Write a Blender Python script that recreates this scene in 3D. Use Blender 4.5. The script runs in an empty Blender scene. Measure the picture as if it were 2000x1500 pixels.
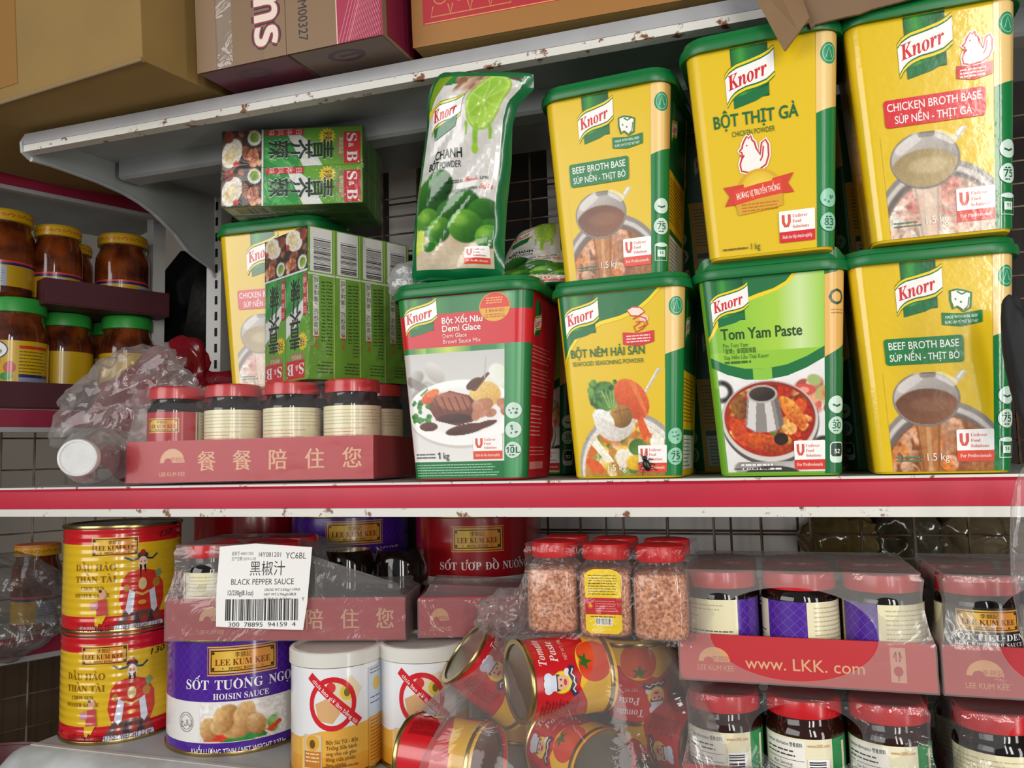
import bpy, bmesh, math, random
import numpy as np
from mathutils import Vector, Matrix

# ------------------------------------------------------------------ camera, light, exposure
S = bpy.context.scene
COL = S.collection
PI = math.pi
R_ = math.radians
CAM_POS = (0.2672, -0.8236, 0.0263)
CAM_AXES = ((0.9511, 0.0504, 0.3047), (0.3079, -0.0779, -0.9482), (-0.0240, 0.9957, -0.0896))
cam_data = bpy.data.cameras.new('camera')
cam_data.sensor_width = 36.0
cam_data.lens = 36.0 * 1560.0 / 2000.0
cam_data.clip_start = 0.01
cam = bpy.data.objects.new('camera', cam_data)
COL.objects.link(cam)
_m = Matrix([[CAM_AXES[r][c] for c in range(3)] for r in range(3)]).to_4x4()
_m.translation = Vector(CAM_POS)
cam.matrix_world = _m
S.camera = cam

world = bpy.data.worlds.new('daylight')
S.world = world
world.use_nodes = True
_bg = world.node_tree.nodes['Background']
_bg.inputs[0].default_value = (0.80, 0.88, 1.0, 1.0)
_bg.inputs[1].default_value = 0.30

def area_light(name, loc, target, sx, sy, power, color=(1, 1, 1)):
    d = bpy.data.lights.new(name, 'AREA')
    d.shape = 'RECTANGLE'; d.size = sx; d.size_y = sy; d.energy = power; d.color = color
    o = bpy.data.objects.new(name, d); COL.objects.link(o)
    o.location = loc
    o.rotation_euler = (Vector(target) - Vector(loc)).to_track_quat('-Z', 'Y').to_euler()
    return o
# daylight coming in through the open shop front behind the camera (two gaps between the awnings)
area_light('shopfront_daylight', (-2.25, -3.0, 0.65), (0.1, 0.0, 0.0), 3.2, 1.9, 98, (1.0, 0.98, 0.95))
area_light('shopfront_daylight', (1.05, -2.75, 0.60), (0.25, 0.0, 0.05), 0.16, 1.7, 17, (1.0, 0.95, 0.86))
area_light('shopfront_daylight', (1.62, -2.50, 0.45), (-0.1, 0.0, 0.0), 0.30, 1.5, 26, (1.0, 0.96, 0.90))
area_light('side_opening_daylight', (1.75, -1.15, -0.20), (-0.4, 0.0, -0.1), 0.24, 1.3, 10.0, (1.0, 0.97, 0.92))

vs = S.view_settings
S.display_settings.display_device = 'sRGB'
vs.view_transform = 'Standard'
vs.look = 'None'
vs.exposure = -0.16
vs.gamma = 1.0
vs.use_curve_mapping = False
S.cycles.transparent_max_bounces = 24
S.cycles.max_bounces = 8
S.cycles.use_denoising = True

# ------------------------------------------------------------------ helpers
def lin(c):
    if isinstance(c, str):
        c = c.lstrip('#'); c = [int(c[i:i + 2], 16) / 255 for i in (0, 2, 4)]
    return tuple((x / 12.92 if x <= 0.04045 else ((x + 0.055) / 1.055) ** 2.4) for x in c[:3])
def rgb(c):
    c = c.lstrip('#'); return np.array([int(c[i:i + 2], 16) / 255 for i in (0, 2, 4)])
def linarr(a):
    a = np.clip(a, 0, 1)
    return np.where(a <= 0.04045, a / 12.92, ((a + 0.055) / 1.055) ** 2.4)

MATS = {}
def mat(name, color='#808080', rough=0.5, metal=0.0, attr=False, coat=0.0, bump=0.0, bscale=80.0, bump_axis=None,
        vary=0.0, vscale=6.0, c2=None, spots=0.0, spot_color='#6a3a1c', sscale=25.0, spec=0.5, trans=0.0):
    if name in MATS: return MATS[name]
    m = bpy.data.materials.new(name); m.use_nodes = True
    nt = m.node_tree; N = nt.nodes; L = nt.links
    p = N['Principled BSDF']
    p.inputs['Roughness'].default_value = rough
    p.inputs['Metallic'].default_value = metal
    p.inputs['Coat Weight'].default_value = coat
    p.inputs['Coat Roughness'].default_value = 0.08
    p.inputs['Specular IOR Level'].default_value = spec
    p.inputs['Transmission Weight'].default_value = trans
    p.inputs['Base Color'].default_value = (*lin(color), 1)
    out = p.inputs['Base Color']
    tc = N.new('ShaderNodeTexCoord')
    src = None
    if attr:
        a = N.new('ShaderNodeAttribute'); a.attribute_name = 'Col'; src = a.outputs['Color']
    if vary > 0 or c2:
        n = N.new('ShaderNodeTexNoise'); n.inputs['Scale'].default_value = vscale; n.inputs['Detail'].default_value = 5
        L.new(tc.outputs['Object'], n.inputs['Vector'])
        mx = N.new('ShaderNodeMix'); mx.data_type = 'RGBA'
        mx.inputs['A'].default_value = (*lin(color), 1)
        c2v = lin(c2) if c2 else tuple(x * (1 - vary) for x in lin(color))
        mx.inputs['B'].default_value = (*c2v, 1)
        r = N.new('ShaderNodeMapRange'); r.inputs['From Min'].default_value = 0.38; r.inputs['From Max'].default_value = 0.64
        L.new(n.outputs['Fac'], r.inputs['Value']); L.new(r.outputs['Result'], mx.inputs['Factor'])
        if src is not None: L.new(src, mx.inputs['A'])
        src = mx.outputs['Result']
    if spots > 0:
        n = N.new('ShaderNodeTexNoise'); n.inputs['Scale'].default_value = sscale; n.inputs['Detail'].default_value = 8
        n.inputs['Roughness'].default_value = 0.7
        L.new(tc.outputs['Object'], n.inputs['Vector'])
        r = N.new('ShaderNodeMapRange'); r.inputs['From Min'].default_value = 1 - spots; r.inputs['From Max'].default_value = 1 - spots + 0.04
        L.new(n.outputs['Fac'], r.inputs['Value'])
        mx = N.new('ShaderNodeMix'); mx.data_type = 'RGBA'
        if src is not None: L.new(src, mx.inputs['A'])
        else: mx.inputs['A'].default_value = (*lin(color), 1)
        mx.inputs['B'].default_value = (*lin(spot_color), 1)
        L.new(r.outputs['Result'], mx.inputs['Factor']); src = mx.outputs['Result']
    if src is not None: L.new(src, out)
    if bump > 0:
        b = N.new('ShaderNodeBump'); b.inputs['Strength'].default_value = bump; b.inputs['Distance'].default_value = 0.002
        if bump_axis == 'rib':
            w = N.new('ShaderNodeTexWave'); w.wave_type = 'BANDS'; w.bands_direction = 'Z'; w.wave_profile = 'SIN'
            w.inputs['Scale'].default_value = bscale
            L.new(tc.outputs['Object'], w.inputs['Vector']); L.new(w.outputs['Fac'], b.inputs['Height'])
        else:
            n = N.new('ShaderNodeTexNoise'); n.inputs['Scale'].default_value = bscale; n.inputs['Detail'].default_value = 3
            L.new(tc.outputs['Object'], n.inputs['Vector']); L.new(n.outputs['Fac'], b.inputs['Height'])
        L.new(b.outputs['Normal'], p.inputs['Normal'])
        if coat > 0: L.new(b.outputs['Normal'], p.inputs['Coat Normal'])
    MATS[name] = m
    return m

def film_mat(name, tint='#ffffff', haze=0.12, gloss=0.10, rough=0.12, bump=0.6, bscale=30.0, haze_color='#d8d8d8', edge=0.35, fres=0.45):
    """thin clear plastic: see-through with a little milkiness and glints"""
    if name in MATS: return MATS[name]
    m = bpy.data.materials.new(name); m.use_nodes = True
    nt = m.node_tree; N = nt.nodes; L = nt.links
    N.remove(N['Principled BSDF']); out = N['Material Output']
    tr = N.new('ShaderNodeBsdfTransparent'); tr.inputs[0].default_value = (*lin(tint), 1)
    df = N.new('ShaderNodeBsdfDiffuse'); df.inputs[0].default_value = (*lin(haze_color), 1)
    gl = N.new('ShaderNodeBsdfGlossy'); gl.inputs['Roughness'].default_value = rough
    tc = N.new('ShaderNodeTexCoord')
    n = N.new('ShaderNodeTexNoise'); n.inputs['Scale'].default_value = bscale; n.inputs['Detail'].default_value = 4
    n.inputs['Distortion'].default_value = 1.2
    L.new(tc.outputs['Object'], n.inputs['Vector'])
    b = N.new('ShaderNodeBump'); b.inputs['Strength'].default_value = bump; b.inputs['Distance'].default_value = 0.006
    L.new(n.outputs['Fac'], b.inputs['Height']); L.new(b.outputs['Normal'], gl.inputs['Normal'])
    lw = N.new('ShaderNodeLayerWeight'); lw.inputs['Blend'].default_value = 0.3
    ma = N.new('ShaderNodeMath'); ma.operation = 'MULTIPLY_ADD'
    L.new(lw.outputs['Facing'], ma.inputs[0]); ma.inputs[1].default_value = edge; ma.inputs[2].default_value = haze
    mx1 = N.new('ShaderNodeMixShader'); L.new(ma.outputs[0], mx1.inputs[0]); L.new(tr.outputs[0], mx1.inputs[1]); L.new(df.outputs[0], mx1.inputs[2])
    fr = N.new('ShaderNodeLayerWeight'); fr.inputs['Blend'].default_value = 0.25
    L.new(b.outputs['Normal'], fr.inputs['Normal'])
    mb = N.new('ShaderNodeMath'); mb.operation = 'MULTIPLY_ADD'
    L.new(fr.outputs['Fresnel'], mb.inputs[0]); mb.inputs[1].default_value = fres; mb.inputs[2].default_value = gloss
    mx2 = N.new('ShaderNodeMixShader'); L.new(mb.outputs[0], mx2.inputs[0]); L.new(mx1.outputs[0], mx2.inputs[1]); L.new(gl.outputs[0], mx2.inputs[2])
    L.new(mx2.outputs[0], out.inputs['Surface'])
    MATS[name] = m
    return m

def thing(name, label, cat, loc=(0, 0, 0), rz=0.0, group=None, rot=None):
    o = bpy.data.objects.new(name, None); COL.objects.link(o)
    o.empty_display_size = 0.03
    o.location = loc; o.rotation_euler = rot if rot else (0, 0, rz)
    o['label'] = label; o['category'] = cat
    if group: o['group'] = group
    return o
def tag(o, label, cat, group=None, loc=None, rot=None):
    o['label'] = label; o['category'] = cat
    if group: o['group'] = group
    if loc: o.location = loc
    if rot: o.rotation_euler = rot
    return o
def struct(o):
    o['kind'] = 'structure'; return o
def obj(name, me, m=None, parent=None):
    if isinstance(me, bmesh.types.BMesh):
        bm = me; me = bpy.data.meshes.new(name); bm.to_mesh(me); bm.free()
    if m is not None:
        me.materials.clear(); me.materials.append(m)
    o = bpy.data.objects.new(name, me); COL.objects.link(o)
    if parent is not None: o.parent = parent
    return o
def dup(root, loc, rz=None, label=None, group=None, rot=None):
    r = root.copy(); COL.objects.link(r); r.location = loc
    if rot is not None: r.rotation_euler = rot
    elif rz is not None: r.rotation_euler = (0, 0, rz)
    if label: r['label'] = label
    if group: r['group'] = group
    for ch in list(root.children):
        c = ch.copy(); COL.objects.link(c); c.parent = r
        for g in list(ch.children):
            d = g.copy(); COL.objects.link(d); d.parent = c
    return r
def smooth(me, angle=40):
    for p in me.polygons: p.use_smooth = True
    try: me.set_sharp_from_angle(angle=math.radians(angle))
    except Exception: pass
def pydata(name, V, F, sm=True, angle=40):
    me = bpy.data.meshes.new(name); me.from_pydata([tuple(map(float, v)) for v in V], [], F); me.update()
    if sm: smooth(me, angle)
    return me
def box_bm(x0, x1, y0, y1, z0, z1, bev=0.0, seg=2, bm=None):
    own = bm is None
    t = bmesh.new()
    v = [t.verts.new(p) for p in [(x0, y0, z0), (x1, y0, z0), (x1, y1, z0), (x0, y1, z0), (x0, y0, z1), (x1, y0, z1), (x1, y1, z1), (x0, y1, z1)]]
    for f in [(0, 3, 2, 1), (4, 5, 6, 7), (0, 1, 5, 4), (1, 2, 6, 5), (2, 3, 7, 6), (3, 0, 4, 7)]: t.faces.new([v[i] for i in f])
    if bev > 0: bmesh.ops.bevel(t, geom=list(t.edges), offset=bev, segments=seg, affect='EDGES', profile=0.5)
    if own: return t
    me = bpy.data.meshes.new('t'); t.to_mesh(me); t.free(); bm.from_mesh(me); bpy.data.meshes.remove(me); return bm
def box(name, x0, x1, y0, y1, z0, z1, m, parent=None, bev=0.0, seg=2):
    o = obj(name, box_bm(x0, x1, y0, y1, z0, z1, bev, seg), m, parent)
    if bev > 0: smooth(o.data, 35)
    return o
def lathe_me(name, prof, n=40, close=True):
    V = []; F = []
    for r, z in prof:
        for k in range(n):
            a = 2 * PI * k / n; V.append((r * math.cos(a), r * math.sin(a), z))
    for i in range(len(prof) - 1):
        for k in range(n):
            k2 = (k + 1) % n
            F.append((i * n + k, i * n + k2, (i + 1) * n + k2, (i + 1) * n + k))
    if close:
        F.append(tuple(reversed(range(n)))); F.append(tuple(range((len(prof) - 1) * n, len(prof) * n)))
    return pydata(name, V, F, True, 38)
def tube_bm(pts, r, n=8, bm=None, cap=True):
    bm = bm or bmesh.new()
    pts = [Vector(p) for p in pts]; rings = []
    for i, p in enumerate(pts):
        d = (pts[min(i + 1, len(pts) - 1)] - pts[max(i - 1, 0)]).normalized()
        a = d.orthogonal().normalized() if i == 0 else (rings[-1][1] - d * rings[-1][1].dot(d)).normalized()
        b = d.cross(a)
        rr = r[i] if isinstance(r, (list, tuple)) else r
        rings.append(([bm.verts.new(p + (a * math.cos(2 * PI * k / n) + b * math.sin(2 * PI * k / n)) * rr) for k in range(n)], a))
    for i in range(len(rings) - 1):
        for k in range(n):
            bm.faces.new([rings[i][0][k], rings[i][0][(k + 1) % n], rings[i + 1][0][(k + 1) % n], rings[i + 1][0][k]])
    if cap:
        bm.faces.new(list(reversed(rings[0][0]))); bm.faces.new(rings[-1][0])
    return bm
def prism_me(name, poly, axis, a0, a1):
    """extrude a 2D outline along an axis ('x': outline in (y,z); 'y': (x,z))"""
    n = len(poly); V = []
    for a in (a0, a1):
        for p in poly: V.append((a, p[0], p[1]) if axis == 'x' else (p[0], a, p[1]))
    F = [tuple(range(n)), tuple(reversed(range(n, 2 * n)))] + [(i, n + i, n + (i + 1) % n, (i + 1) % n) for i in range(n)]
    me = pydata(name, V, F, True, 30)
    bm = bmesh.new(); bm.from_mesh(me); bmesh.ops.recalc_face_normals(bm, faces=bm.faces); bm.to_mesh(me); bm.free()
    return me
def rect_loop(w, d, r, n=6, cx=0, cy=0):
    """rounded rectangle loop in XY, counter-clockwise"""
    P = []
    for sx, sy, a0 in ((1, -1, -PI / 2), (1, 1, 0), (-1, 1, PI / 2), (-1, -1, PI)):
        for k in range(n + 1):
            a = a0 + PI / 2 * k / n
            P.append((cx + sx * (w / 2 - r) + r * math.cos(a), cy + sy * (d / 2 - r) + r * math.sin(a)))
    return P
def loft_me(name, loops, caps=(True, True), angle=40):
    n = len(loops[0]); V = [p for l in loops for p in l]; F = []
    for i in range(len(loops) - 1):
        for k in range(n):
            k2 = (k + 1) % n; F.append((i * n + k, i * n + k2, (i + 1) * n + k2, (i + 1) * n + k))
    if caps[0]: F.append(tuple(reversed(range(n))))
    if caps[1]: F.append(tuple(range((len(loops) - 1) * n, len(loops) * n)))
    return pydata(name, V, F, True, angle)

def vnoise(x, y, seed=0):
    x = np.asarray(x, float); y = np.asarray(y, float)
    xi = np.floor(x).astype(int); yi = np.floor(y).astype(int); fx = x - xi; fy = y - yi
    fx = fx * fx * (3 - 2 * fx); fy = fy * fy * (3 - 2 * fy)
    def h(a, b):
        n = (a * 374761393 + b * 668265263 + seed * 974711) & 0x7fffffff
        n = ((n ^ (n >> 13)) * 1274126177) & 0x7fffffff
        return ((n ^ (n >> 16)) & 0xffff) / 65535.0
    return (h(xi, yi) * (1 - fx) + h(xi + 1, yi) * fx) * (1 - fy) + (h(xi, yi + 1) * (1 - fx) + h(xi + 1, yi + 1) * fx) * fy
def fbm(x, y, seed=0, o=3):
    return sum(vnoise(x * 2 ** k, y * 2 ** k, seed + k) / 2 ** k for k in range(o)) / (2 - 2 ** (1 - o))

# ------------------------------------------------------------------ printed artwork (flat coloured shapes, millimetres, y downwards)
_TXT = {}
def text_mesh(s, bold):
    key = (s, bold)
    if key not in _TXT:
        c = bpy.data.curves.new('t', 'FONT'); c.body = s; c.resolution_u = 3; c.offset = bold
        o = bpy.data.objects.new('t', c); me = bpy.data.meshes.new_from_object(o)
        v = np.array([(q.co.x, q.co.y) for q in me.vertices]).reshape(-1, 2); f = [tuple(p.vertices) for p in me.polygons]
        bpy.data.objects.remove(o); bpy.data.curves.remove(c); bpy.data.meshes.remove(me)
        _TXT[key] = (v, f)
    return _TXT[key]
def sty(s, kind):
    base = {'sans': (0x1D5D4, 0x1D5EE, 0x1D7EC), 'serif': (0x1D400, 0x1D41A, 0x1D7CE), 'ital': (0x1D468, 0x1D482, None), 'sansit': (0x1D63C, 0x1D656, None), 'script': (0x1D4D0, 0x1D4EA, None)}[kind]
    r = ''
    for ch in s:
        if 'A' <= ch <= 'Z': r += chr(base[0] + ord(ch) - 65)
        elif 'a' <= ch <= 'z': r += chr(base[1] + ord(ch) - 97)
        elif '0' <= ch <= '9' and base[2]: r += chr(base[2] + ord(ch) - 48)
        else: r += ch
    return r

class Art:
    def __init__(self): self.items = []; self.h = 0; self.rnd = random.Random(5); self.T = None
    def add(self, V, F, C, up=1):
        V = np.asarray(V, float).reshape(-1, 2)
        if self.T is not None: V = self.T(V)
        if len(V) == 0: return
        C = np.asarray(C, float)
        if C.ndim == 1: C = np.tile(C, (len(V), 1))
        self.items.append((V, F, C, self.h)); self.h += up
    def poly(self, P, c): self.add(P, [tuple(range(len(P)))], rgb(c))
    def rect(self, x, y, w, h, c, c2=None, horiz=False):
        C = np.tile(rgb(c), (4, 1))
        if c2:
            if horiz: C[1] = C[2] = rgb(c2)
            else: C[2] = C[3] = rgb(c2)
        self.add([(x, y), (x + w, y), (x + w, y + h), (x, y + h)], [(0, 1, 2, 3)], C)
    def hgrad(self, x, y, w, h, stops):
        """horizontal colour gradient: stops [(t, colour)]"""
        V = []; F = []; C = []
        for i, (t, c) in enumerate(stops):
            V += [(x + w * t, y), (x + w * t, y + h)]; C += [rgb(c), rgb(c)]
            if i: F.append((2 * i - 2, 2 * i, 2 * i + 1, 2 * i - 1))
        self.add(V, F, C)
    def rrect(self, x, y, w, h, r, c):
        P = [(x + w / 2 + a, y + h / 2 + b) for a, b in rect_loop(w, h, r, 4)]; self.poly(P, c)
    def ell(self, cx, cy, rx, ry, c, n=28, rot=0, c2=None):
        cr, sr = math.cos(math.radians(rot)), math.sin(math.radians(rot))
        P = []
        for k in range(n):
            a = 2 * PI * k / n; px, py = rx * math.cos(a), ry * math.sin(a)
            P.append((cx + px * cr + py * sr, cy - px * sr + py * cr))
        if c2:
            V = [(cx, cy)] + P; self.add(V, [(0, k + 1, (k + 1) % n + 1) for k in range(n)], np.vstack([[rgb(c2)], np.tile(rgb(c), (n, 1))]))
        else: self.poly(P, c)
    def ring(self, cx, cy, r, t, c, n=32, ry=None):
        ry = ry or r; V = []
        for k in range(n):
            a = 2 * PI * k / n; V += [(cx + r * math.cos(a), cy + ry * math.sin(a)), (cx + (r - t) * math.cos(a), cy + (ry - t) * math.sin(a))]
        self.add(V, [(2 * k, 2 * k + 1, (2 * k + 3) % (2 * n), (2 * k + 2) % (2 * n)) for k in range(n)], rgb(c))
    def line(self, pts, w, c, closed=False):
        P = [np.array(p, float) for p in pts]; V = []; n = len(P)
        for i in range(n):
            a = P[(i - 1) % n] if (closed or i > 0) else P[i]; b = P[(i + 1) % n] if (closed or i < n - 1) else P[i]
            d = b - a; d /= (np.linalg.norm(d) + 1e-9); q = np.array([-d[1], d[0]])
            ww = w[i] if isinstance(w, (list, tuple)) else w
            V += [P[i] + q * ww / 2, P[i] - q * ww / 2]
        F = [(2 * i, 2 * i + 1, 2 * i + 3, 2 * i + 2) for i in range(n - 1)]
        if closed: F.append((2 * n - 2, 2 * n - 1, 1, 0))
        self.add(V, F, rgb(c))
    def text(self, s, x, y, h, c, align='l', bold=0.0, shear=0.0, rot=0.0, w=None, sx=1.0):
        v, f = text_mesh(s, 0.0)
        if len(v) == 0: return
        k = h / 0.70
        V = v * k; V[:, 0] *= sx; V[:, 0] += V[:, 1] * shear
        x0, x1 = V[:, 0].min(), V[:, 0].max()
        if w: V[:, 0] = (V[:, 0] - x0) * (w / (x1 - x0)); x0, x1 = 0, w
        V[:, 0] -= {'l': x0, 'c': (x0 + x1) / 2, 'r': x1}[align]
        a = math.radians(rot); X = V[:, 0] * math.cos(a) - V[:, 1] * math.sin(a); Y = V[:, 0] * math.sin(a) + V[:, 1] * math.cos(a)
        b = bold * k * .55
        for ox, oy in (((-b, 0), (b, 0), (0, b), (0, -b)) if bold > 0.004 else ((0, 0),)):
            self.add(np.stack([x + X + ox, y - Y + oy], 1), f, rgb(c), up=.34)
        self.h = math.ceil(self.h)
    def lines(self, x, y, w, n, pitch, h, c, fill=0.92, ragged=0.25):
        """tiny body copy, too small to read: rows of word-length dashes"""
        V = []; F = []
        for i in range(n):
            X = x; end = x + w * (1 - self.rnd.random() * ragged)
            while X < end:
                l = min(h * self.rnd.uniform(1.2, 4.5), end - X)
                b = len(V); V += [(X, y + i * pitch), (X + l, y + i * pitch), (X + l, y + i * pitch + h), (X, y + i * pitch + h)]; F.append((b, b + 1, b + 2, b + 3))
                X += l + h * self.rnd.uniform(0.45, 0.8)
        self.add(V, F, rgb(c))
    def barcode(self, x, y, w, h, c='#111111', vert=False, n=30):
        V = []; F = []; t = 0.0; seq = [self.rnd.choice((1, 1, 1, 2, 2, 3)) for _ in range(2 * n)]; tot = sum(seq)
        for i, q in enumerate(seq):
            if i % 2 == 0:
                a, b2 = t / tot, (t + q) / tot; b = len(V)
                if vert: V += [(x, y + a * h), (x + w, y + a * h), (x + w, y + b2 * h), (x, y + b2 * h)]
                else: V += [(x + a * w, y), (x + b2 * w, y), (x + b2 * w, y + h), (x + a * w, y + h)]
                F.append((b, b + 1, b + 2, b + 3))
            t += q
        self.add(V, F, rgb(c))
    def pic(self, x, y, w, h, fn, cell=1.2):
        nx, ny = max(2, int(w / cell)), max(2, int(h / cell))
        gx, gy = np.meshgrid(np.linspace(x, x + w, nx + 1), np.linspace(y, y + h, ny + 1))
        p = Px(gx.ravel(), gy.ravel()); fn(p)
        V = np.stack([gx.ravel(), gy.ravel()], 1)
        F = [(j * (nx + 1) + i, j * (nx + 1) + i + 1, (j + 1) * (nx + 1) + i + 1, (j + 1) * (nx + 1) + i) for j in range(ny) for i in range(nx)]
        self.add(V, F, p.c)

class Px:
    """colour field of a printed food photograph, evaluated on the vertices of a fine grid"""
    def __init__(self, X, Y): self.X = X; self.Y = Y; self.c = np.zeros((len(X), 3)); self.m = np.ones(len(X))
    def fill(self, c, c2=None, axis='y'):
        if c2 is None: self.c[:] = rgb(c); return
        A = self.Y if axis == 'y' else self.X; t = ((A - A.min()) / (A.max() - A.min()))[:, None]
        self.c[:] = rgb(c) * (1 - t) + rgb(c2) * t
    def put(self, m, c):
        m = (np.clip(m, 0, 1) * self.m)[:, None]; c = rgb(c) if isinstance(c, str) else c
        self.c = self.c * (1 - m) + c * m
    def d_ell(self, cx, cy, rx, ry, rot=0):
        a = math.radians(rot); x = self.X - cx; y = self.Y - cy
        u = x * math.cos(a) - y * math.sin(a); v = x * math.sin(a) + y * math.cos(a)
        return np.sqrt((u / rx) ** 2 + (v / ry) ** 2), u / rx, v / ry
    def ell(self, cx, cy, rx, ry, c, rot=0, soft=0.08, alpha=1.0, c2=None, shade=0.0):
        """c2: colour at the opposite corner (printed modelling of the pictured food)"""
        d, u, v = self.d_ell(cx, cy, rx, ry, rot); m = np.clip((1 - d) / soft + 0.5, 0, 1) * alpha
        col = rgb(c)[None, :]
        if c2: t = np.clip((u + v) * 0.4 + 0.5, 0, 1)[:, None]; col = col * (1 - t) + rgb(c2) * t
        self.put(m, col)
    def ring(self, cx, cy, rx, ry, t, c, rot=0, alpha=1.0):
        d, u, v = self.d_ell(cx, cy, rx, ry, rot); self.put(np.clip(1.4 - np.abs(d - 1) / t, 0, 1) * alpha, c)
    def inside(self, P):
        X, Y = self.X, self.Y; r = np.zeros(len(X), bool); n = len(P)
        for i in range(n):
            x1, y1 = P[i]; x2, y2 = P[(i + 1) % n]
            if y1 == y2: continue
            r ^= ((y1 > Y) != (y2 > Y)) & (X < (x2 - x1) * (Y - y1) / (y2 - y1) + x1)
        return r
    def poly(self, P, c, alpha=1.0, c2=None):
        m = self.inside(P).astype(float) * alpha; col = rgb(c)[None, :]
        if c2:
            ys = [p[1] for p in P]; t = np.clip((self.Y - min(ys)) / (max(ys) - min(ys)), 0, 1)[:, None]; col = col * (1 - t) + rgb(c2) * t
        self.put(m, col)
    def seg(self, x0, y0, x1, y1, w, c, alpha=1.0, w1=None):
        dx, dy = x1 - x0, y1 - y0; t = np.clip(((self.X - x0) * dx + (self.Y - y0) * dy) / (dx * dx + dy * dy), 0, 1)
        d = np.hypot(self.X - x0 - t * dx, self.Y - y0 - t * dy); ww = w + ((w1 if w1 is not None else w) - w) * t
        self.put(np.clip((ww / 2 - d) / 0.5 + 0.5, 0, 1) * alpha, c)
    def tex(self, amp, scale, seed=1, m=None):
        n = (fbm(self.X * scale, self.Y * scale, seed) - 0.5) * 2 * amp
        if m is not None: n = n * m
        self.c = np.clip(self.c * (1 + n[:, None]), 0, 1)
    def blobs(self, n, x0, x1, y0, y1, r0, r1, cols, seed=1, m=None, sq=0.6):
        rd = random.Random(seed); old = self.m
        if m is not None: self.m = self.m * m
        for _ in range(n):
            r = rd.uniform(r0, r1); self.ell(rd.uniform(x0, x1), rd.uniform(y0, y1), r, r * rd.uniform(sq, 1), rd.choice(cols), rot=rd.uniform(0, 180), soft=0.25, c2=rd.choice(cols))
        self.m = old

def print_on(name, art, P, m, parent, ucuts=(), vcuts=(), lift=0.00015, step=3.0e-5, scale=0.001, flip=True):
    """wrap artwork on a surface. P(u, v): arrays in artwork units * scale -> (N,3); v runs downwards in the artwork"""
    bm = bmesh.new(); lc = bm.verts.layers.float_color.new('Col'); lh = bm.verts.layers.float.new('lay')
    for V, F, C, h in art.items:
        Cl = linarr(C); vs_ = []
        for (x, y), c in zip(V, Cl):
            q = bm.verts.new((x * scale, -y * scale, 0)); q[lc] = (c[0], c[1], c[2], 1); q[lh] = h; vs_.append(q)
        for f in F:
            try: bm.faces.new([vs_[i] for i in f])
            except ValueError: pass
    for u in ucuts: bmesh.ops.bisect_plane(bm, geom=bm.verts[:] + bm.edges[:] + bm.faces[:], plane_co=(u * scale, 0, 0), plane_no=(1, 0, 0), dist=1e-7)
    for v in vcuts: bmesh.ops.bisect_plane(bm, geom=bm.verts[:] + bm.edges[:] + bm.faces[:], plane_co=(0, -v * scale, 0), plane_no=(0, 1, 0), dist=1e-7)
    bm.verts.ensure_lookup_table()
    uv = np.array([(q.co.x, -q.co.y) for q in bm.verts]); H = np.array([q[lh] for q in bm.verts])
    e = 2e-4
    p0 = P(uv[:, 0], uv[:, 1])
    if len(ucuts) > 3:      # follow the facets of the surface below exactly
        uc = np.array(sorted(ucuts)) * scale; k = np.clip(np.searchsorted(uc, uv[:, 0]) - 1, 0, len(uc) - 2)
        f = ((uv[:, 0] - uc[k]) / (uc[k + 1] - uc[k])); ok = (f >= -1e-6) & (f <= 1 + 1e-6)
        lerp = P(uc[k], uv[:, 1]) * (1 - f)[:, None] + P(uc[k + 1], uv[:, 1]) * f[:, None]
        p0 = np.where(ok[:, None], lerp, p0)
    pu = P(uv[:, 0] + e, uv[:, 1]) - P(uv[:, 0] - e, uv[:, 1]); pv = P(uv[:, 0], uv[:, 1] + e) - P(uv[:, 0], uv[:, 1] - e)
    nn = np.cross(pv, pu); nn /= (np.linalg.norm(nn, axis=1, keepdims=True) + 1e-12)
    pos = p0 + nn * (lift + step * H)[:, None]
    for q, w in zip(bm.verts, pos): q.co = w
    me = bpy.data.meshes.new(name)
    bm.normal_update()
    # faces must look along the surface normal
    bm.faces.index_update(); bm.verts.index_update()
    bad = [f for f in bm.faces if f.normal.dot(Vector(nn[f.verts[0].index])) < 0]
    if bad: bmesh.ops.reverse_faces(bm, faces=bad)
    bm.to_mesh(me); bm.free()
    for p in me.polygons: p.use_smooth = True
    try: me.normals_split_custom_set_from_vertices([tuple(x) for x in nn])
    except Exception: pass
    a = me.attributes.get('lay')
    if a: me.attributes.remove(a)
    return obj(name, me, m, parent)

def cyl_map(r, z_top, a0=-PI / 2):
    """u=0 at angle a0 (facing -Y), u grows to the right seen from outside; v grows downwards from z_top"""
    def P(u, v):
        a = a0 + u / r
        return np.stack([r * np.cos(a), r * np.sin(a), z_top - v], 1)
    return P
def plane_map(o, ux, uz):
    o = np.array(o, float); ux = np.array(ux, float); uz = np.array(uz, float)
    return lambda u, v: o + np.outer(u, ux) - np.outer(v, uz)
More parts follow.
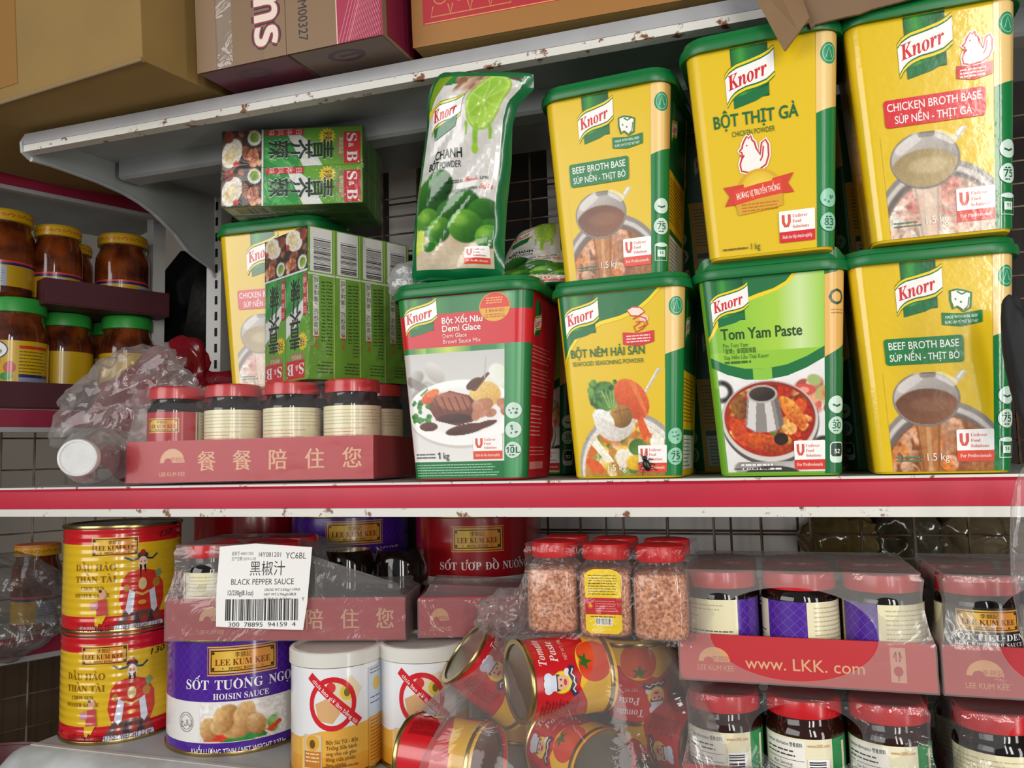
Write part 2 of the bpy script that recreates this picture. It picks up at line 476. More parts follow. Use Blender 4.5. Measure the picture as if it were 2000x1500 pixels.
# ------------------------------------------------------------------ artwork of the tubs
YEL = '#e4c013'; GRN = '#0d7a3c'; DGRN = '#0a5f33'; RED = '#d2202c'; WHT = '#f4f2ee'
def flag_curves(e):
    t = np.linspace(0, 1, 13)
    top = np.interp(t, [0, .1, .25, .5, .75, .9, 1], [.44, .32, .25, .20, .14, .08, 0]) - e
    bot = np.interp(t, [0, .08, .2, .4, .65, .85, 1], [.93, .81, .70, .63, .60, .55, .43]) + e
    return t, top, bot
def brand_flag(a, x, y, w, ribbon=0.75, rib_bottom=1.06, plain=False):
    """the slanted white flag with red lettering on a green ribbon; x,y = left edge and top of the flag"""
    if ribbon > 0:
        top_ = max(0.0, y - ribbon * w); a.hgrad(x + .14 * w, top_, .74 * w, y + .9 * w - top_, [(0, '#0b5c30'), (.28, '#3f9a3a'), (.45, '#1d7a37'), (.75, '#0d6434'), (1, '#0a4f2b')])
        a.poly([(x + .14 * w, y + .85 * w), (x + .88 * w, y + .7 * w), (x + .88 * w, y + (rib_bottom - .22) * w), (x + .6 * w, y + (rib_bottom - .1) * w), (x + .14 * w, y + rib_bottom * w)], '#0c6f39')
    for e, c in ((.105, '#0d6a37'), (.085, '#f3d515'), (.032, '#0d6a37'), (0, '#f7f5f2')):
        t, top, bot = flag_curves(e)
        a.poly([(x + w * q, y + w * v) for q, v in zip(t, top)] + [(x + w * q, y + w * v) for q, v in zip(t[::-1], bot[::-1])], c)
    a.text(sty('Knorr', 'ital'), x + .06 * w, y + .68 * w, .30 * w, '#d3232e', bold=.012, rot=15, shear=.1, w=.86 * w)
def pro_box(a, x, y, w, h, sub='For Professionals', red='#e2492f'):
    a.rrect(x, y, w, h, 1.5, '#fbf9f6'); a.rect(x, y + h * .66, w, h * .34, red)
    c = '#d9594a'
    a.line([(x + w * .12, y + h * .12), (x + w * .12, y + h * .36), (x + w * .17, y + h * .48), (x + w * .24, y + h * .48), (x + w * .29, y + h * .36), (x + w * .29, y + h * .12)], w * .085, c)
    for i, s in enumerate(('Unilever', 'Food', 'Solutions')):
        a.text(sty(s, 'serif'), x + w * .38, y + h * (.23 + .17 * i), h * .105, c)
    a.text(sty(sub, 'serif'), x + w * .5, y + h * .88, h * .11, '#fbe4dc', align='c', w=w * .84)
def icon(a, x, y, r, txt=None, style='#8fcfb0'):
    a.ell(x, y, r, r, style, 24)
    if txt: a.text(sty(txt, 'sans'), x, y + r * .38, r * .75, '#0b5a35', align='c'); a.lines(x - r * .4, y - r * .62, r * .8, 1, 1, r * .14, '#0b5a35'); a.lines(x - r * .4, y + r * .55, r * .8, 1, 1, r * .14, '#0b5a35')
    else:
        rd = random.Random(int(x * 7 + y)); 
        for _ in range(7): a.ell(x + rd.uniform(-.5, .5) * r, y + rd.uniform(-.5, .5) * r, r * .13, r * .13, '#3b8a63', 8)
def ladle_icon(a, x, y, r):
    a.ell(x, y, r, r, '#cfe6d8', 24); a.line([(x - r * .5, y), (x, y + r * .2), (x + r * .5, y)], r * .22, '#0b5a35')
def jar_icon(a, x, y, w, txt):
    a.line([(x - w / 2, y), (x - w / 2, y + w * 1.15), (x + w / 2, y + w * 1.15), (x + w / 2, y)], .9, '#d8ede2')
    a.ell(x, y, w / 2, w * .16, '#d8ede2', 20); a.rect(x - w * .32, y + w * .38, w * .64, w * .5, '#d8ede2'); a.text(sty(txt, 'sans'), x, y + w * .7, w * .22, '#0b5a35', align='c')
def corner_strip(a, hi='#f3cf86', low=GRN, split=(74, 66), bottom=None):
    a.hgrad(52, 0, 26, 196, [(0, hi), (.55, hi), (.62, '#e2b96a'), (1, '#dfb25c')]) if hi else None  # shade of the turned side painted in: strip darker past the bend
    a.poly([(52, split[0]), (78, split[1]), (78, 196), (52, 196)], low)
    a.ell(64, 20, 8, 10, '#2a8f63', 24); a.ring(64, 20, 6.2, .8, '#8fd0ad', 24, ry=8); a.line([(61, 24), (64, 14), (67, 24)], 1, '#8fd0ad')
def side_panel(a, top=DGRN, low='#e3b519', logo=True, text='#7a6410', split=86):
    a.rect(78, 0, 94, 196, low); a.rect(78, 0, 94, split, top)
    if logo: brand_flag(a, 90, 24, 30, ribbon=.5, rib_bottom=1.0)
    a.lines(84, 58, 80, 5, 4.2, 1.1, '#0d4d2b' if top != RED else '#f3cfc6')
    a.lines(84, split + 8, 80, 12, 4.0, 1.1, text); 
    a.rect(84, 148, 82, 42, '#d9dbd6'); a.rect(84, 148, 82, 6, DGRN); a.lines(88, 158, 50, 8, 4, 1.1, '#5c635c')
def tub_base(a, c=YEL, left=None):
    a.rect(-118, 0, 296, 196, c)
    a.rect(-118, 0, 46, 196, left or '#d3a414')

def paint_ladle(broth, meat, dark, dx=-5):
    def fn(p):
        p.fill(YEL); p.X = p.X - dx
        p.ell(6, 214, 74, 84, '#8d8480', soft=.012); p.ell(6, 216, 71, 81, '#cfc8c2', soft=.02); p.ell(6, 218, 68, 78, '#6f6560', soft=.03); p.ell(8, 222, 66, 77, broth[0], soft=.05, c2=broth[1])
        p.m = p.inside([(-80, 150), (-45, 148), (20, 140), (60, 148), (60, 200), (-80, 200)]).astype(float) * (p.d_ell(8, 222, 65, 76)[0] < 1)
        p.blobs(34, -55, 52, 156, 197, 5, 13, meat, seed=4); p.tex(.28, .35, 3, p.m); p.m = np.ones(len(p.X))
        # stream of broth
        p.poly([(-20, 150), (8, 150), (5, 172), (4, 197), (-17, 197), (-15, 170)], broth[1], .75); p.seg(-17, 152, -13, 196, 2.2, broth[0], .7); p.seg(5, 152, 2, 196, 2.2, broth[0], .7); p.seg(-6, 150, -6, 196, 4, '#f0d9b8', .35)
        # handle and bowl
        p.seg(24, 112, 60, 68, 5.2, '#c9c6c4', w1=6.2); p.seg(25, 110, 60, 67, 2.0, '#f3f1ef')
        p.ell(-6, 129, 32.5, 25.5, '#7d7672', soft=.03); p.ell(-6, 129, 31, 24, '#c4bcb6', soft=.04, c2='#8d857f')
        p.seg(-28, 118, -12, 108, 9, '#efeae6', .55); p.seg(8, 107, 20, 114, 8, '#f2eeea', .6); p.seg(-8, 106, 2, 106, 6, '#6a625d', .55)
        p.m = (p.d_ell(-6, 129, 31, 24)[0] < .98).astype(float)
        p.ell(-6, 140, 33, 21, dark[0], soft=.06, c2=dark[1]); p.ell(-2, 134, 18, 7, dark[2], soft=.5, alpha=.5); p.m = np.ones(len(p.X))
        p.tex(.05, .6, 9, (np.abs(p.c - rgb(YEL)).sum(1) > .08).astype(float))
    return fn
def art_beef(mini=False):
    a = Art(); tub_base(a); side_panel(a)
    a.pic(-50, 104, 102, 92, paint_ladle(('#8a4d22', '#b9763a'), ['#c48c66', '#a5683f', '#d9a98a', '#d77a2e', '#8f4a26', '#e0b79a'], ('#6f4430', '#8c5a3a', '#9a6a4c')), .85)
    corner_strip(a)
    brand_flag(a, -31, 8, 41)
    # cow's head over a small green scroll
    x, y = 17, 33
    a.line([(x - 1, y - 3), (x + 5, y - 4), (x + 12, y - 2), (x + 17, y), (x + 16, y + 14), (x + 10, y + 17), (x + 5, y + 12), (x + 1, y + 14), (x - 1, y + 6)], 1.6, GRN, closed=True)
    a.poly([(x, y - 2), (x + 5, y - 3), (x + 12, y - 1), (x + 16, y + 1), (x + 15, y + 13), (x + 10, y + 15), (x + 5, y + 11), (x + 2, y + 12), (x, y + 6)], WHT)
    a.line([(x + 5, y - 2), (x + 9, y + 1), (x + 13, y - 1)], 1.5, GRN); a.line([(x + 3, y + 4), (x + 4, y + 6)], 1.2, GRN); a.ell(x + 8, y + 8, 1, 1, GRN, 8); a.line([(x + 11, y + 15), (x + 14, y + 12), (x + 15, y + 4)], 1, GRN)
    a.poly([(x - 9, y + 16.5), (x + 8, y + 18.5), (x + 26, y + 16.5), (x + 26, y + 27.5), (x + 8, y + 30.5), (x - 9, y + 28)], GRN)
    a.text('MADE WITH REAL BEEF', x + 8, y + 22.6, 2.6, '#e8f2ea', 'c', w=28, bold=.01); a.text('ĐƯỢC LÀM TỪ THỊT BÒ THẬT', x + 8, y + 27.4, 2.6, '#e8f2ea', 'c', w=29, bold=.01)
    a.rrect(-46, 71, 72, 25, 3, GRN)
    a.text('BEEF BROTH BASE', -42, 81.5, 7, WHT, w=64, bold=.012); a.text('SÚP NỀN - THỊT BÒ', -42, 92.5, 6.6, WHT, w=64, bold=.012)
    pro_box(a, 16, 158, 36, 29)
    a.text('1.5 kg', -14, 186, 7, WHT, w=22)
    a.lines(-46, 182, 28, 2, 3, 1.3, '#4c8a6a')
    ladle_icon(a, 64, 128, 8); icon(a, 64, 149, 8.5, '75', '#cfe6d8'); jar_icon(a, 64, 168, 14, '14')
    return a
def art_chicken_broth():
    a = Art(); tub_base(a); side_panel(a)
    a.pic(-50, 104, 102, 92, paint_ladle(('#b39a86', '#e3c9b4'), ['#e9cdbd', '#d9a08c', '#c97f74', '#f0e0d2', '#e5c4a8', '#b9695f', '#efe6da'], ('#a08a5c', '#b8a070', '#d9c9a0')), .85)
    corner_strip(a)
    brand_flag(a, -27, 7, 46)
    hen(a, 33, 38, .66)
    a.poly([(21, 51), (36, 53), (51, 51), (51, 62), (36, 65), (21, 62)], '#d22a36'); a.lines(24, 55, 22, 3, 2.9, 1.3, '#f6d9d6', ragged=.05)
    a.rrect(-44, 72, 89, 25, 3, '#d8232f')
    a.text('CHICKEN BROTH BASE', -41, 82.5, 7.2, WHT, w=82, bold=.012); a.text('SÚP NỀN - THỊT GÀ', -35, 94, 7, WHT, w=68, bold=.012)
    pro_box(a, 16, 158, 36, 29, red='#d9352f')
    a.text('1.5 kg', -14, 186, 7, WHT, w=22); a.lines(-46, 182, 28, 2, 3, 1.3, '#4c8a6a')
    ladle_icon(a, 64, 128, 8); icon(a, 64, 149, 8.5, '75', '#cfe6d8'); jar_icon(a, 64, 168, 14, '11')
    return a
def hen(a, x, y, k=1.0):
    O = [(-2, -18), (1, -22), (3, -19), (6, -22), (7, -17), (10, -14), (12, -6), (16, 2), (19, -12), (24, -15), (27, -9), (27, 4), (23, 14), (14, 19), (0, 21), (-9, 18), (-10, 10), (-6, 0), (-7, -4), (-10, -5), (-6, -9), (-5, -13)]
    P = [(x + px * k, y + py * k) for px, py in O]
    a.line(P, 5.6 * k, '#f8f4ee', closed=True); a.poly(P, '#f8f4ee'); a.line(P, 2.3 * k, '#cf3a3c', closed=True)
    a.line([(x + 16 * k, y + 9 * k), (x + 19 * k, y + 4 * k), (x + 21 * k, y - 8 * k)], 2.0 * k, '#cf3a3c'); a.ell(x + 0 * k, y - 11 * k, 1.1 * k, 1.1 * k, '#cf3a3c', 8); a.line([(x - 9 * k, y - 1 * k), (x - 6 * k, y + 3 * k), (x - 4 * k, y)], 2.2 * k, '#cf3a3c')
def art_chicken_powder():
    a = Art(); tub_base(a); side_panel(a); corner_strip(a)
    brand_flag(a, -33, 8, 47)
    a.text('BỘT THỊT GÀ', -48, 74, 12, '#0d6a37', w=83, bold=.025)
    a.text('CHICKEN POWDER', -31, 84, 5, '#2f6a2a', w=43)
    hen(a, -17, 103, .80)
    a.T = lambda V: V + np.array([-7, -35])
    a.ell(0, 172, 22, 20, '#d9a71c', 30, c2='#f1d24a'); a.ell(0, 172, 19, 17, '#e6bd2c', 30, c2='#f4d95a')
    a.poly([(-38, 166), (-16, 165), (-16, 183), (-38, 184), (-32, 175)], '#d4402a'); a.poly([(36, 160), (14, 163), (14, 178), (36, 178), (30, 169)], '#d4402a')
    a.poly([(-27, 170), (0, 166), (24, 164), (24, 178), (0, 180), (-27, 185)], '#e0432b')
    a.text(sty('H', 'sans') + 'ƯƠNG VỊ ' + sty('T', 'sans') + 'RUYỀN THỐNG', -24, 179, 5.6, '#fbeee0', w=46, bold=.012, rot=6)
    a.poly([(-26, 184), (0, 180), (24, 178), (24, 189), (0, 192), (-24, 194)], '#dba52a'); a.lines(-20, 184, 40, 3, 3, 1.3, '#c2701c', ragged=.1)
    a.T = None
    pro_box(a, 12, 160, 38, 29, 'Dành cho bếp chuyên nghiệp', '#d8232f')
    a.text('1 kg', -20, 192, 6, '#2b5a22', w=10); a.lines(-52, 189, 28, 1, 3, 1.6, '#7a6410', ragged=.01)
    icon(a, 64, 152, 8.5); icon(a, 64, 174, 8.5, '83')
    return a
def art_seafood():
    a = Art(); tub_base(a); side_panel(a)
    def fn(p):
        p.fill('#e4c013'); p.Y = p.Y + 6
        p.ell(6, 196, 66, 62, '#a79f98', soft=.012); p.ell(6, 198, 63, 59, '#e6e1da', soft=.02); p.ell(6, 202, 60, 57, '#c98a3a', soft=.04, c2='#8f6a2a')
        p.m = (p.d_ell(6, 202, 60, 57)[0] < 1).astype(float)
        p.blobs(60, -58, 52, 148, 197, 4, 10, ['#d9651e', '#7d9b34', '#e7dcc0', '#c9a13c', '#4f7a26', '#efc23a', '#f1e9d6'], seed=8)
        p.ell(-46, 172, 13, 9, '#e08a24', c2='#d8611c'); p.ell(-2, 183, 9, 10, '#f6f0e2', c2='#e2d6bd'); p.ell(18, 172, 12, 9, '#3e6b22', c2='#6f9a3a')
        for i in range(7): p.seg(-50 + i * 2.4, 158 + i * .6, -24 + i * 1.5, 186, 1.8, '#f5f0dd')
        p.ell(14, 188, 12, 8, '#f0c52c', c2='#d79a1a'); p.ell(-40, 190, 14, 6, '#dd5c1e', rot=-30); p.ell(38, 152, 12, 6, '#efe6cf'); p.ell(42, 166, 9, 9, '#f5efe0'); p.m = np.ones(len(p.X))
        # ladle
        p.Y = p.Y + 7; p.X = p.X + 4
        p.seg(28, 128, 56, 88, 3.0, '#b8b4b0'); p.seg(28, 127, 52, 91, 1.2, '#f0efed')
        p.ell(-6, 148, 26, 24, '#f1eee8', soft=.03, c2='#cfc7bd')
        p.ell(-17, 124, 19, 16, '#2f5f22', soft=.15, c2='#5e9138'); p.blobs(26, -34, -2, 108, 134, 2.5, 5, ['#2a5a20', '#4b8530', '#6ea343', '#1f4a1a'], seed=3)
        for i in range(5): p.seg(-12 + i * 2, 136, -20 + i * 5, 118, 1.2, '#b9cf8a', .7)
        p.ell(16, 128, 25, 17, '#e2662a', rot=-48, soft=.06, c2='#c94a1c'); p.seg(18, 112, 34, 146, 7, '#ef8a4a', .6, 3); p.poly([(28, 146), (40, 170), (33, 168), (30, 176), (24, 160), (22, 150)], '#df5a22')
        p.ell(2, 146, 14, 12, '#b98a3e', soft=.08, c2='#7a541e'); p.seg(-6, 141, 12, 138, 1.2, '#6d4a1c', .7); p.seg(0, 135, 4, 156, 1.2, '#6d4a1c', .6)
        p.ell(-20, 149, 15, 10, '#f7f5f0', rot=-35, soft=.1, c2='#dcd6cc')
        for i in range(5):
            p.seg(-32 + i * 5, 140 + i * 3, -26 + i * 5, 150 + i * 2, .9, '#c8c0b4', .8)
        p.tex(.12, .5, 5, (np.abs(p.c - rgb('#e4c013')).sum(1) > .08).astype(float))
    a.pic(-66, 84, 118, 112, fn, .9)
    # green crown with yellow edge
    P = [(-66, 0), (44, 0), (34, 10), (20, 20), (2, 26), (-20, 30), (-48, 44), (-58, 56), (-66, 70)]
    a.poly([(-66, 0), (-66, 76)] + [(x + 1, y + 4) for x, y in reversed(P[2:-1])] + [(48, 0)], '#f3d515')
    a.poly([(-66, 0), (-66, 71)] + list(reversed(P[1:-1])), '#14703a')
    corner_strip(a, split=(70, 62))
    brand_flag(a, -60, 7, 39, ribbon=.4)
    X = lambda P, dx=-13, dy=-13: [(x + dx, y + dy) for x, y in P]
    a.poly(X([(24, 34), (30, 31), (38, 32), (43, 37), (36, 41), (28, 40)]), '#f9e0d0'); a.line(X([(24, 34), (30, 31), (38, 32), (43, 37), (36, 41), (28, 40)]), 1.2, '#d1372c', True); a.ell(29, 31, 5, 4, '#f7c9b4', 14); a.line(X([(30, 44), (36, 41), (44, 44), (46, 50), (40, 55), (33, 58), (31, 52), (38, 48)]), 1.4, '#d1372c'); a.line(X([(33, 47), (42, 47), (43, 51), (36, 54)]), 1, '#d1372c')
    a.poly([(5, 44), (22, 46), (40, 44), (40, 56), (22, 60), (5, 57)], '#d4262e'); a.lines(9, 48, 27, 3, 3, 1.3, '#f8d6d0', ragged=.05)
    a.text('BỘT NÊM HẢI SẢN', -57, 68, 9, '#0d6a37', w=86, bold=.022)
    a.text('SEAFOOD SEASONING POWDER', -56, 77, 4.8, '#1d6a34', w=84)
    pro_box(a, 18, 164, 36, 28); a.text('1,5 kg', -22, 190, 6.5, WHT, w=24)
    icon(a, 64, 155, 8.5); icon(a, 64, 176, 9, '75')
    return a
def art_tomyam():
    a = Art(); a.rect(-118, 0, 296, 196, '#6fae28'); a.rect(-118, 0, 46, 196, '#8fbf2e')
    a.rect(78, 0, 94, 196, '#4f8a2a'); a.text('Tom Yam', 82, 24, 6, '#123f1c', bold=.02); a.text('Paste', 82, 34, 6, '#123f1c', bold=.02); a.lines(82, 42, 60, 3, 4, 1.2, '#123f1c')
    a.rrect(82, 58, 80, 62, 4, '#b9c9ae'); a.lines(86, 66, 66, 12, 4, 1.1, '#4b5a48'); a.lines(82, 128, 70, 14, 4, 1.1, '#1f4a1c')
    a.rect(52, 0, 26, 196, '#0f6b38'); a.rect(52, 0, 26, 84, '#eab765'); a.poly([(52, 84), (78, 70), (78, 90), (52, 90)], '#0f6b38')
    a.ring(64, 26, 8, 2.4, '#2a4a3a', 8); a.ring(64, 26, 6, 1, '#2a4a3a'); a.lines(58, 38, 14, 2, 3, 1.2, '#a77a34', ragged=.02)
    a.ell(0, -10, 78, 20, '#176f38', 10)
    # lime panel
    a.hgrad(-66, 0, 118, 110, [(0, '#7cb92e'), (.3, '#93c83a'), (.62, '#a9d345'), (.8, '#c2df8a'), (1, '#9ccf40')])
    a.poly([(-66, 0), (26, 0), (20, 8), (8, 15), (-8, 20), (-30, 26), (-50, 42), (-60, 56), (-66, 62)], '#f3d515'); a.poly([(-66, 0), (22, 0), (16, 7), (4, 13), (-12, 17), (-34, 24), (-54, 40), (-62, 54), (-66, 58)], '#17703a')
    def fn(p):
        p.fill('#e9e7e4', '#d9d6d2'); p.tex(.05, .1, 2)
        p.blobs(30, 4, 56, 104, 136, 4, 9, ['#d23a22', '#e87a3a', '#c9b39a', '#9a2416', '#e9d9c9', '#8fa54a'], seed=6, sq=.5); p.ell(30, 115, 13, 6, '#c8281c'); p.ell(30, 115, 6, 3, '#e98a6a')
        p.c = p.c * .8 + .2
        p.ring(-58, 113, 10, 9, .3, '#2c2826'); p.ring(50, 168, 8, 6, .4, '#2c2826'); p.Y = p.Y + 6
        p.ell(-8, 152, 54, 42, '#57504c', soft=.02); p.ell(-8, 150, 53, 40, '#d5cec8', soft=.02); p.ell(-8, 148, 50, 37, '#8f2a18', soft=.03); p.ell(-8, 149, 48.5, 35.5, '#c2300f', soft=.04, c2='#a11f14')
        p.m = (p.d_ell(-8, 149, 48, 35)[0] < 1).astype(float)
        p.blobs(46, -54, 40, 114, 184, 3, 8, ['#d9501c', '#e98a2e', '#b1250f', '#8a1a10', '#e7b04a', '#7a2a12', '#f0c070', '#6f7a2a'], seed=12, sq=.4)
        p.ell(-40, 134, 10, 14, '#a9702e', c2='#6f3a16', rot=20); p.ell(18, 142, 20, 8, '#e79a3a', rot=-50, c2='#c9581c'); p.ell(-14, 172, 30, 9, '#d9601e', rot=-12, c2='#9c3210'); p.ell(-42, 160, 8, 16, '#c9481a', rot=30)
        p.ell(4, 168, 8, 6, '#2a1a14'); p.ell(14, 158, 8, 6, '#f0b060'); p.tex(.3, .4, 4, p.m); p.m = np.ones(len(p.X)); p.Y = p.Y - 6
        p.poly([(-30, 118), (2, 116), (8, 148), (-2, 155), (-24, 155), (-35, 149)], '#8f8884'); p.poly([(-28, 118), (-20, 118), (-24, 154), (-33, 149)], '#d9d4d0'); p.poly([(-12, 118), (-6, 118), (-1, 153), (-11, 155)], '#e7e2de', .8); p.poly([(-2, 118), (2, 117), (8, 147), (3, 152)], '#6a625e', .8)
        p.ell(-14, 117, 16.5, 9, '#b9b2ad', soft=.06); p.ell(-14, 117, 14, 7.2, '#4a3b35', soft=.1, c2='#2a201c')
        p.m = ((p.Y > 184) & (np.abs(p.X + 8) < 46)).astype(float); p.ell(-8, 190, 44, 12, '#8b8682', c2='#dcd8d4'); p.ell(-8, 196, 32, 8, '#3a3634'); p.m = np.ones(len(p.X))
    a.pic(-60, 84, 112, 110, fn, .88)
    cu = [(-66, 80), (-50, 88), (-30, 93), (-8, 94), (14, 91), (34, 84), (52, 75)]
    a.poly([(-66, 60), (52, 55)] + list(reversed(cu)), '#93c83a')
    a.hgrad(-66, 0, 118, 74, [(0, '#7cb92e'), (.3, '#93c83a'), (.62, '#a9d345'), (.8, '#cfe6a0'), (1, '#9ccf40')])
    a.poly([(-66, 0), (26, 0), (20, 8), (8, 15), (-8, 20), (-30, 26), (-50, 42), (-60, 56), (-66, 62)], '#f3d515'); a.poly([(-66, 0), (22, 0), (16, 7), (4, 13), (-12, 17), (-34, 24), (-54, 40), (-62, 54), (-66, 58)], '#17703a')
    V = []; 
    a.poly([(-66, 78), (-50, 86), (-30, 91), (-8, 92), (14, 89), (34, 82), (52, 73), (52, 84), (34, 93), (14, 100), (-8, 103), (-30, 102), (-50, 96), (-66, 88)], '#12703a')
    a.poly([(-22, 91.5), (-12, 92), (-2, 91.5), (-2, 102.5), (-12, 103), (-22, 102.5)], '#8dc63f')
    a.rect(52, 84, 26, 112, '#0f6b38')
    brand_flag(a, -59, 8, 38, ribbon=.4)
    a.text('Tom Yam Paste', -52, 61, 11, '#1f4a1c', w=82, bold=.03)
    a.text('Pes Tom Yam', -51, 69, 4.2, '#4c7d20', w=26); a.text('「家樂」泰國酸辣醬', -51, 75, 4.2, '#2c5a18', w=34); a.text('Súp Nền Lẩu Thái Knorr', -51, 81, 4.2, '#4c7d20', w=47); a.lines(-51, 83, 28, 1, 3, 2.4, '#3c6a1c', ragged=.01)
    pro_box(a, 18, 164, 34, 28, red='#d9382f'); a.lines(-44, 186, 50, 2, 4, 1.8, '#efeeec'); a.lines(-52, 190, 44, 1, 3, 1.4, '#555555')
    ladle_icon(a, 64, 130, 8.5); icon(a, 64, 150, 8.5, '30', '#bfe0cc'); a.rrect(57, 166, 15, 20, 4, '#d8ede2'); a.rrect(58, 167, 13, 13, 3, '#173d2c'); a.text(sty('52', 'sans'), 64.5, 177, 4, '#ffffff', 'c')
    return a
def art_demi():
    a = Art(); a.rect(-118, 0, 296, 196, RED)
    a.rect(78, 0, 94, 196, '#c01f2c'); brand_flag(a, 86, 20, 26, ribbon=.5, rib_bottom=1.0); a.lines(82, 56, 76, 5, 4, 1.2, '#e59a92'); a.lines(82, 80, 76, 8, 4, 1.2, '#e59a92'); a.lines(82, 120, 50, 8, 4.4, 1.3, '#eab0a8'); a.lines(82, 164, 76, 3, 4, 1.2, '#e59a92'); a.rect(82, 180, 60, 8, '#dd8d88')
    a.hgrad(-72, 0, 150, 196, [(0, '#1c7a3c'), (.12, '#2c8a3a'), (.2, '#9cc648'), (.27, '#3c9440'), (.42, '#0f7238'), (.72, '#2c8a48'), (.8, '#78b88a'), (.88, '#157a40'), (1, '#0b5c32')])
    a.rect(-72, 19, 150, 36, '#d2202c'); a.rect(-72, 19, 3, 177, '#d2202c')
    a.hgrad(-40, 55, 50, 6, [(0, '#4fa03c'), (.5, '#c6d95a'), (1, '#3c9440')])
    def fn(p):
        p.fill('#c9c7c4', '#eceae6'); p.Y = p.Y + 32; p.blobs(10, -66, -30, 112, 150, 6, 14, ['#b2aca6', '#9a938d', '#d9d6d2'], seed=2); p.blobs(10, 10, 50, 112, 140, 6, 12, ['#dfe8cf', '#c9d9b0', '#efece8'], seed=3)
        p.seg(-62, 122, -34, 138, 10, '#6f675f', .5)
        p.ell(-4, 160, 66, 36, '#cfcac4', soft=.02); p.ell(-4, 158, 65, 35, '#faf9f7', soft=.02); p.ell(-4, 156, 52, 25, '#efedea', soft=.2)
        p.ell(24, 140, 18, 14, '#ecca7c', soft=.1, c2='#d9a852'); p.seg(12, 132, 28, 118, 8, '#6a3f2a', w1=3); p.ell(12, 128, 10, 5, '#5a3322', rot=30); p.seg(24, 122, 26, 100, 1.2, '#b9b4ae')
        p.blobs(26, -62, -36, 144, 166, 2.2, 3.6, ['#2f7a2a', '#3f9434', '#256a22'], seed=5); p.ell(-40, 140, 11, 6, '#e0612a', rot=30, c2='#c9441a'); p.ell(-36, 136, 8, 4, '#ea7a3a', rot=20); p.seg(-50, 138, -42, 132, 2, '#4f8a2a')
        p.poly([(-42, 152), (-34, 140), (-16, 134), (6, 140), (18, 152), (10, 168), (-10, 172), (-34, 166)], '#8a4a34', c2='#5f2c1e'); p.ell(-14, 146, 22, 9, '#a9644a', rot=-10, soft=.3)
        for i in range(6): p.seg(-34 + i * 8, 142 - (i % 2), -28 + i * 8, 156, 1.8, '#4f2418', .7)
        p.blobs(14, 14, 50, 148, 164, 4, 8, ['#b9785a', '#a5624a', '#c98f74'], seed=9); p.ell(-12, 164, 20, 5, '#4a1f16', c2='#331410'); p.ell(-44, 172, 11, 5, '#5a2a1c'); p.ell(0, 176, 24, 5.5, '#4f2418', rot=8); p.ell(22, 172, 16, 3.6, '#5a2a1c', rot=14)
        p.tex(.1, .5, 6, (p.c.max(1) - p.c.min(1) > .14).astype(float))
    a.pic(-69, 61, 115, 117, fn, .88)
    a.rect(-72, 178, 150, 18, '#0f7238'); a.lines(-64, 181, 104, 5, 2.8, .9, '#a9d6b8', ragged=.1)
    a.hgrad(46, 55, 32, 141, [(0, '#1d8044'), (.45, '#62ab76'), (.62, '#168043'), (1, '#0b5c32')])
    brand_flag(a, -61, 4, 36, ribbon=.3)
    a.ell(36, 16, 16, 15.5, '#e7a82e', 32); a.ell(36, 16, 15.2, 14.7, '#d93a2c', 32); a.poly([(20.8, 17), (51.2, 17), (49, 24), (43, 29.5), (36, 30.7), (29, 29.5), (23, 24)], '#e7a82e'); a.lines(27, 6, 18, 3, 2.6, 1.1, '#f0b45a', ragged=.1); a.text(sty('1', 'serif') + ' BRAND', 36, 21.6, 3.4, '#8f2a14', 'c'); a.lines(25, 23.5, 22, 2, 2.4, 1.1, '#b2601c', ragged=.05)
    a.text('Bột Xốt Nâu', -20, 30, 6.6, WHT, w=43, bold=.03); a.text('Demi Glace', -20, 38.6, 6.6, WHT, w=41, bold=.03)
    a.text('Demi Glace', -20, 45.4, 4.4, '#f3d9d2', w=26, bold=.015); a.text('Brown Sauce Mix', -20, 51.6, 4.4, '#f3d9d2', w=41, bold=.015)
    pro_box(a, 9, 151, 35, 25, 'Dành cho bếp chuyên nghiệp', '#e2492f')
    a.lines(-62, 169, 24, 2, 3.5, 1.6, '#666666', ragged=.02); a.text(sty('1', 'sans') + ' kg', -35, 175, 7, '#2e2e2e', w=14, bold=.015)
    for y, t in ((126, None), (146, None), (167, '10L')): icon(a, 56, y, 8.5, t, '#cfe3d6')
    return a
# ------------------------------------------------------------------ artwork of cans, jars, trays, boxes and bags
def plaque(a, x, y, w, h, simple=False):
    a.hgrad(x, y, w, h, [(0, '#d39a2c'), (.3, '#f0c95a'), (.5, '#e9a93c'), (.75, '#dd8a2a'), (1, '#e3ab45')])
    i = h * .07; t = h * .045
    for (px, py, pw, ph) in ((x + i, y + i, w - 2 * i, t), (x + i, y + h - i - t, w - 2 * i, t), (x + i, y + i, t, h - 2 * i), (x + w - i - t, y + i, t, h - 2 * i)): a.rect(px, py, pw, ph, '#3a2410')
    for qx in (x + i * 1.8, x + w - i * 3.4):
        for qy in (y + i * 1.8, y + h - i * 3.4): a.rect(qx, qy, i * 1.6, i * 1.6, '#3a2410')
    a.text('李錦記', x + w / 2, y + h * .36, h * .17, '#2a1a0c', 'c')
    a.text(sty('LEE KUM KEE', 'serif'), x + w / 2, y + h * .68, h * .25, '#6e2c14', 'c', w=w * .82)
    a.text(sty('HONG KONG', 'serif'), x + w / 2, y + h * .86, h * .11, '#3a2410', 'c', w=w * .42); a.rect(x + w * .2, y + h * .78, 1.4, 1.4, '#3a2410'); a.rect(x + w * .78, y + h * .78, 1.4, 1.4, '#3a2410')
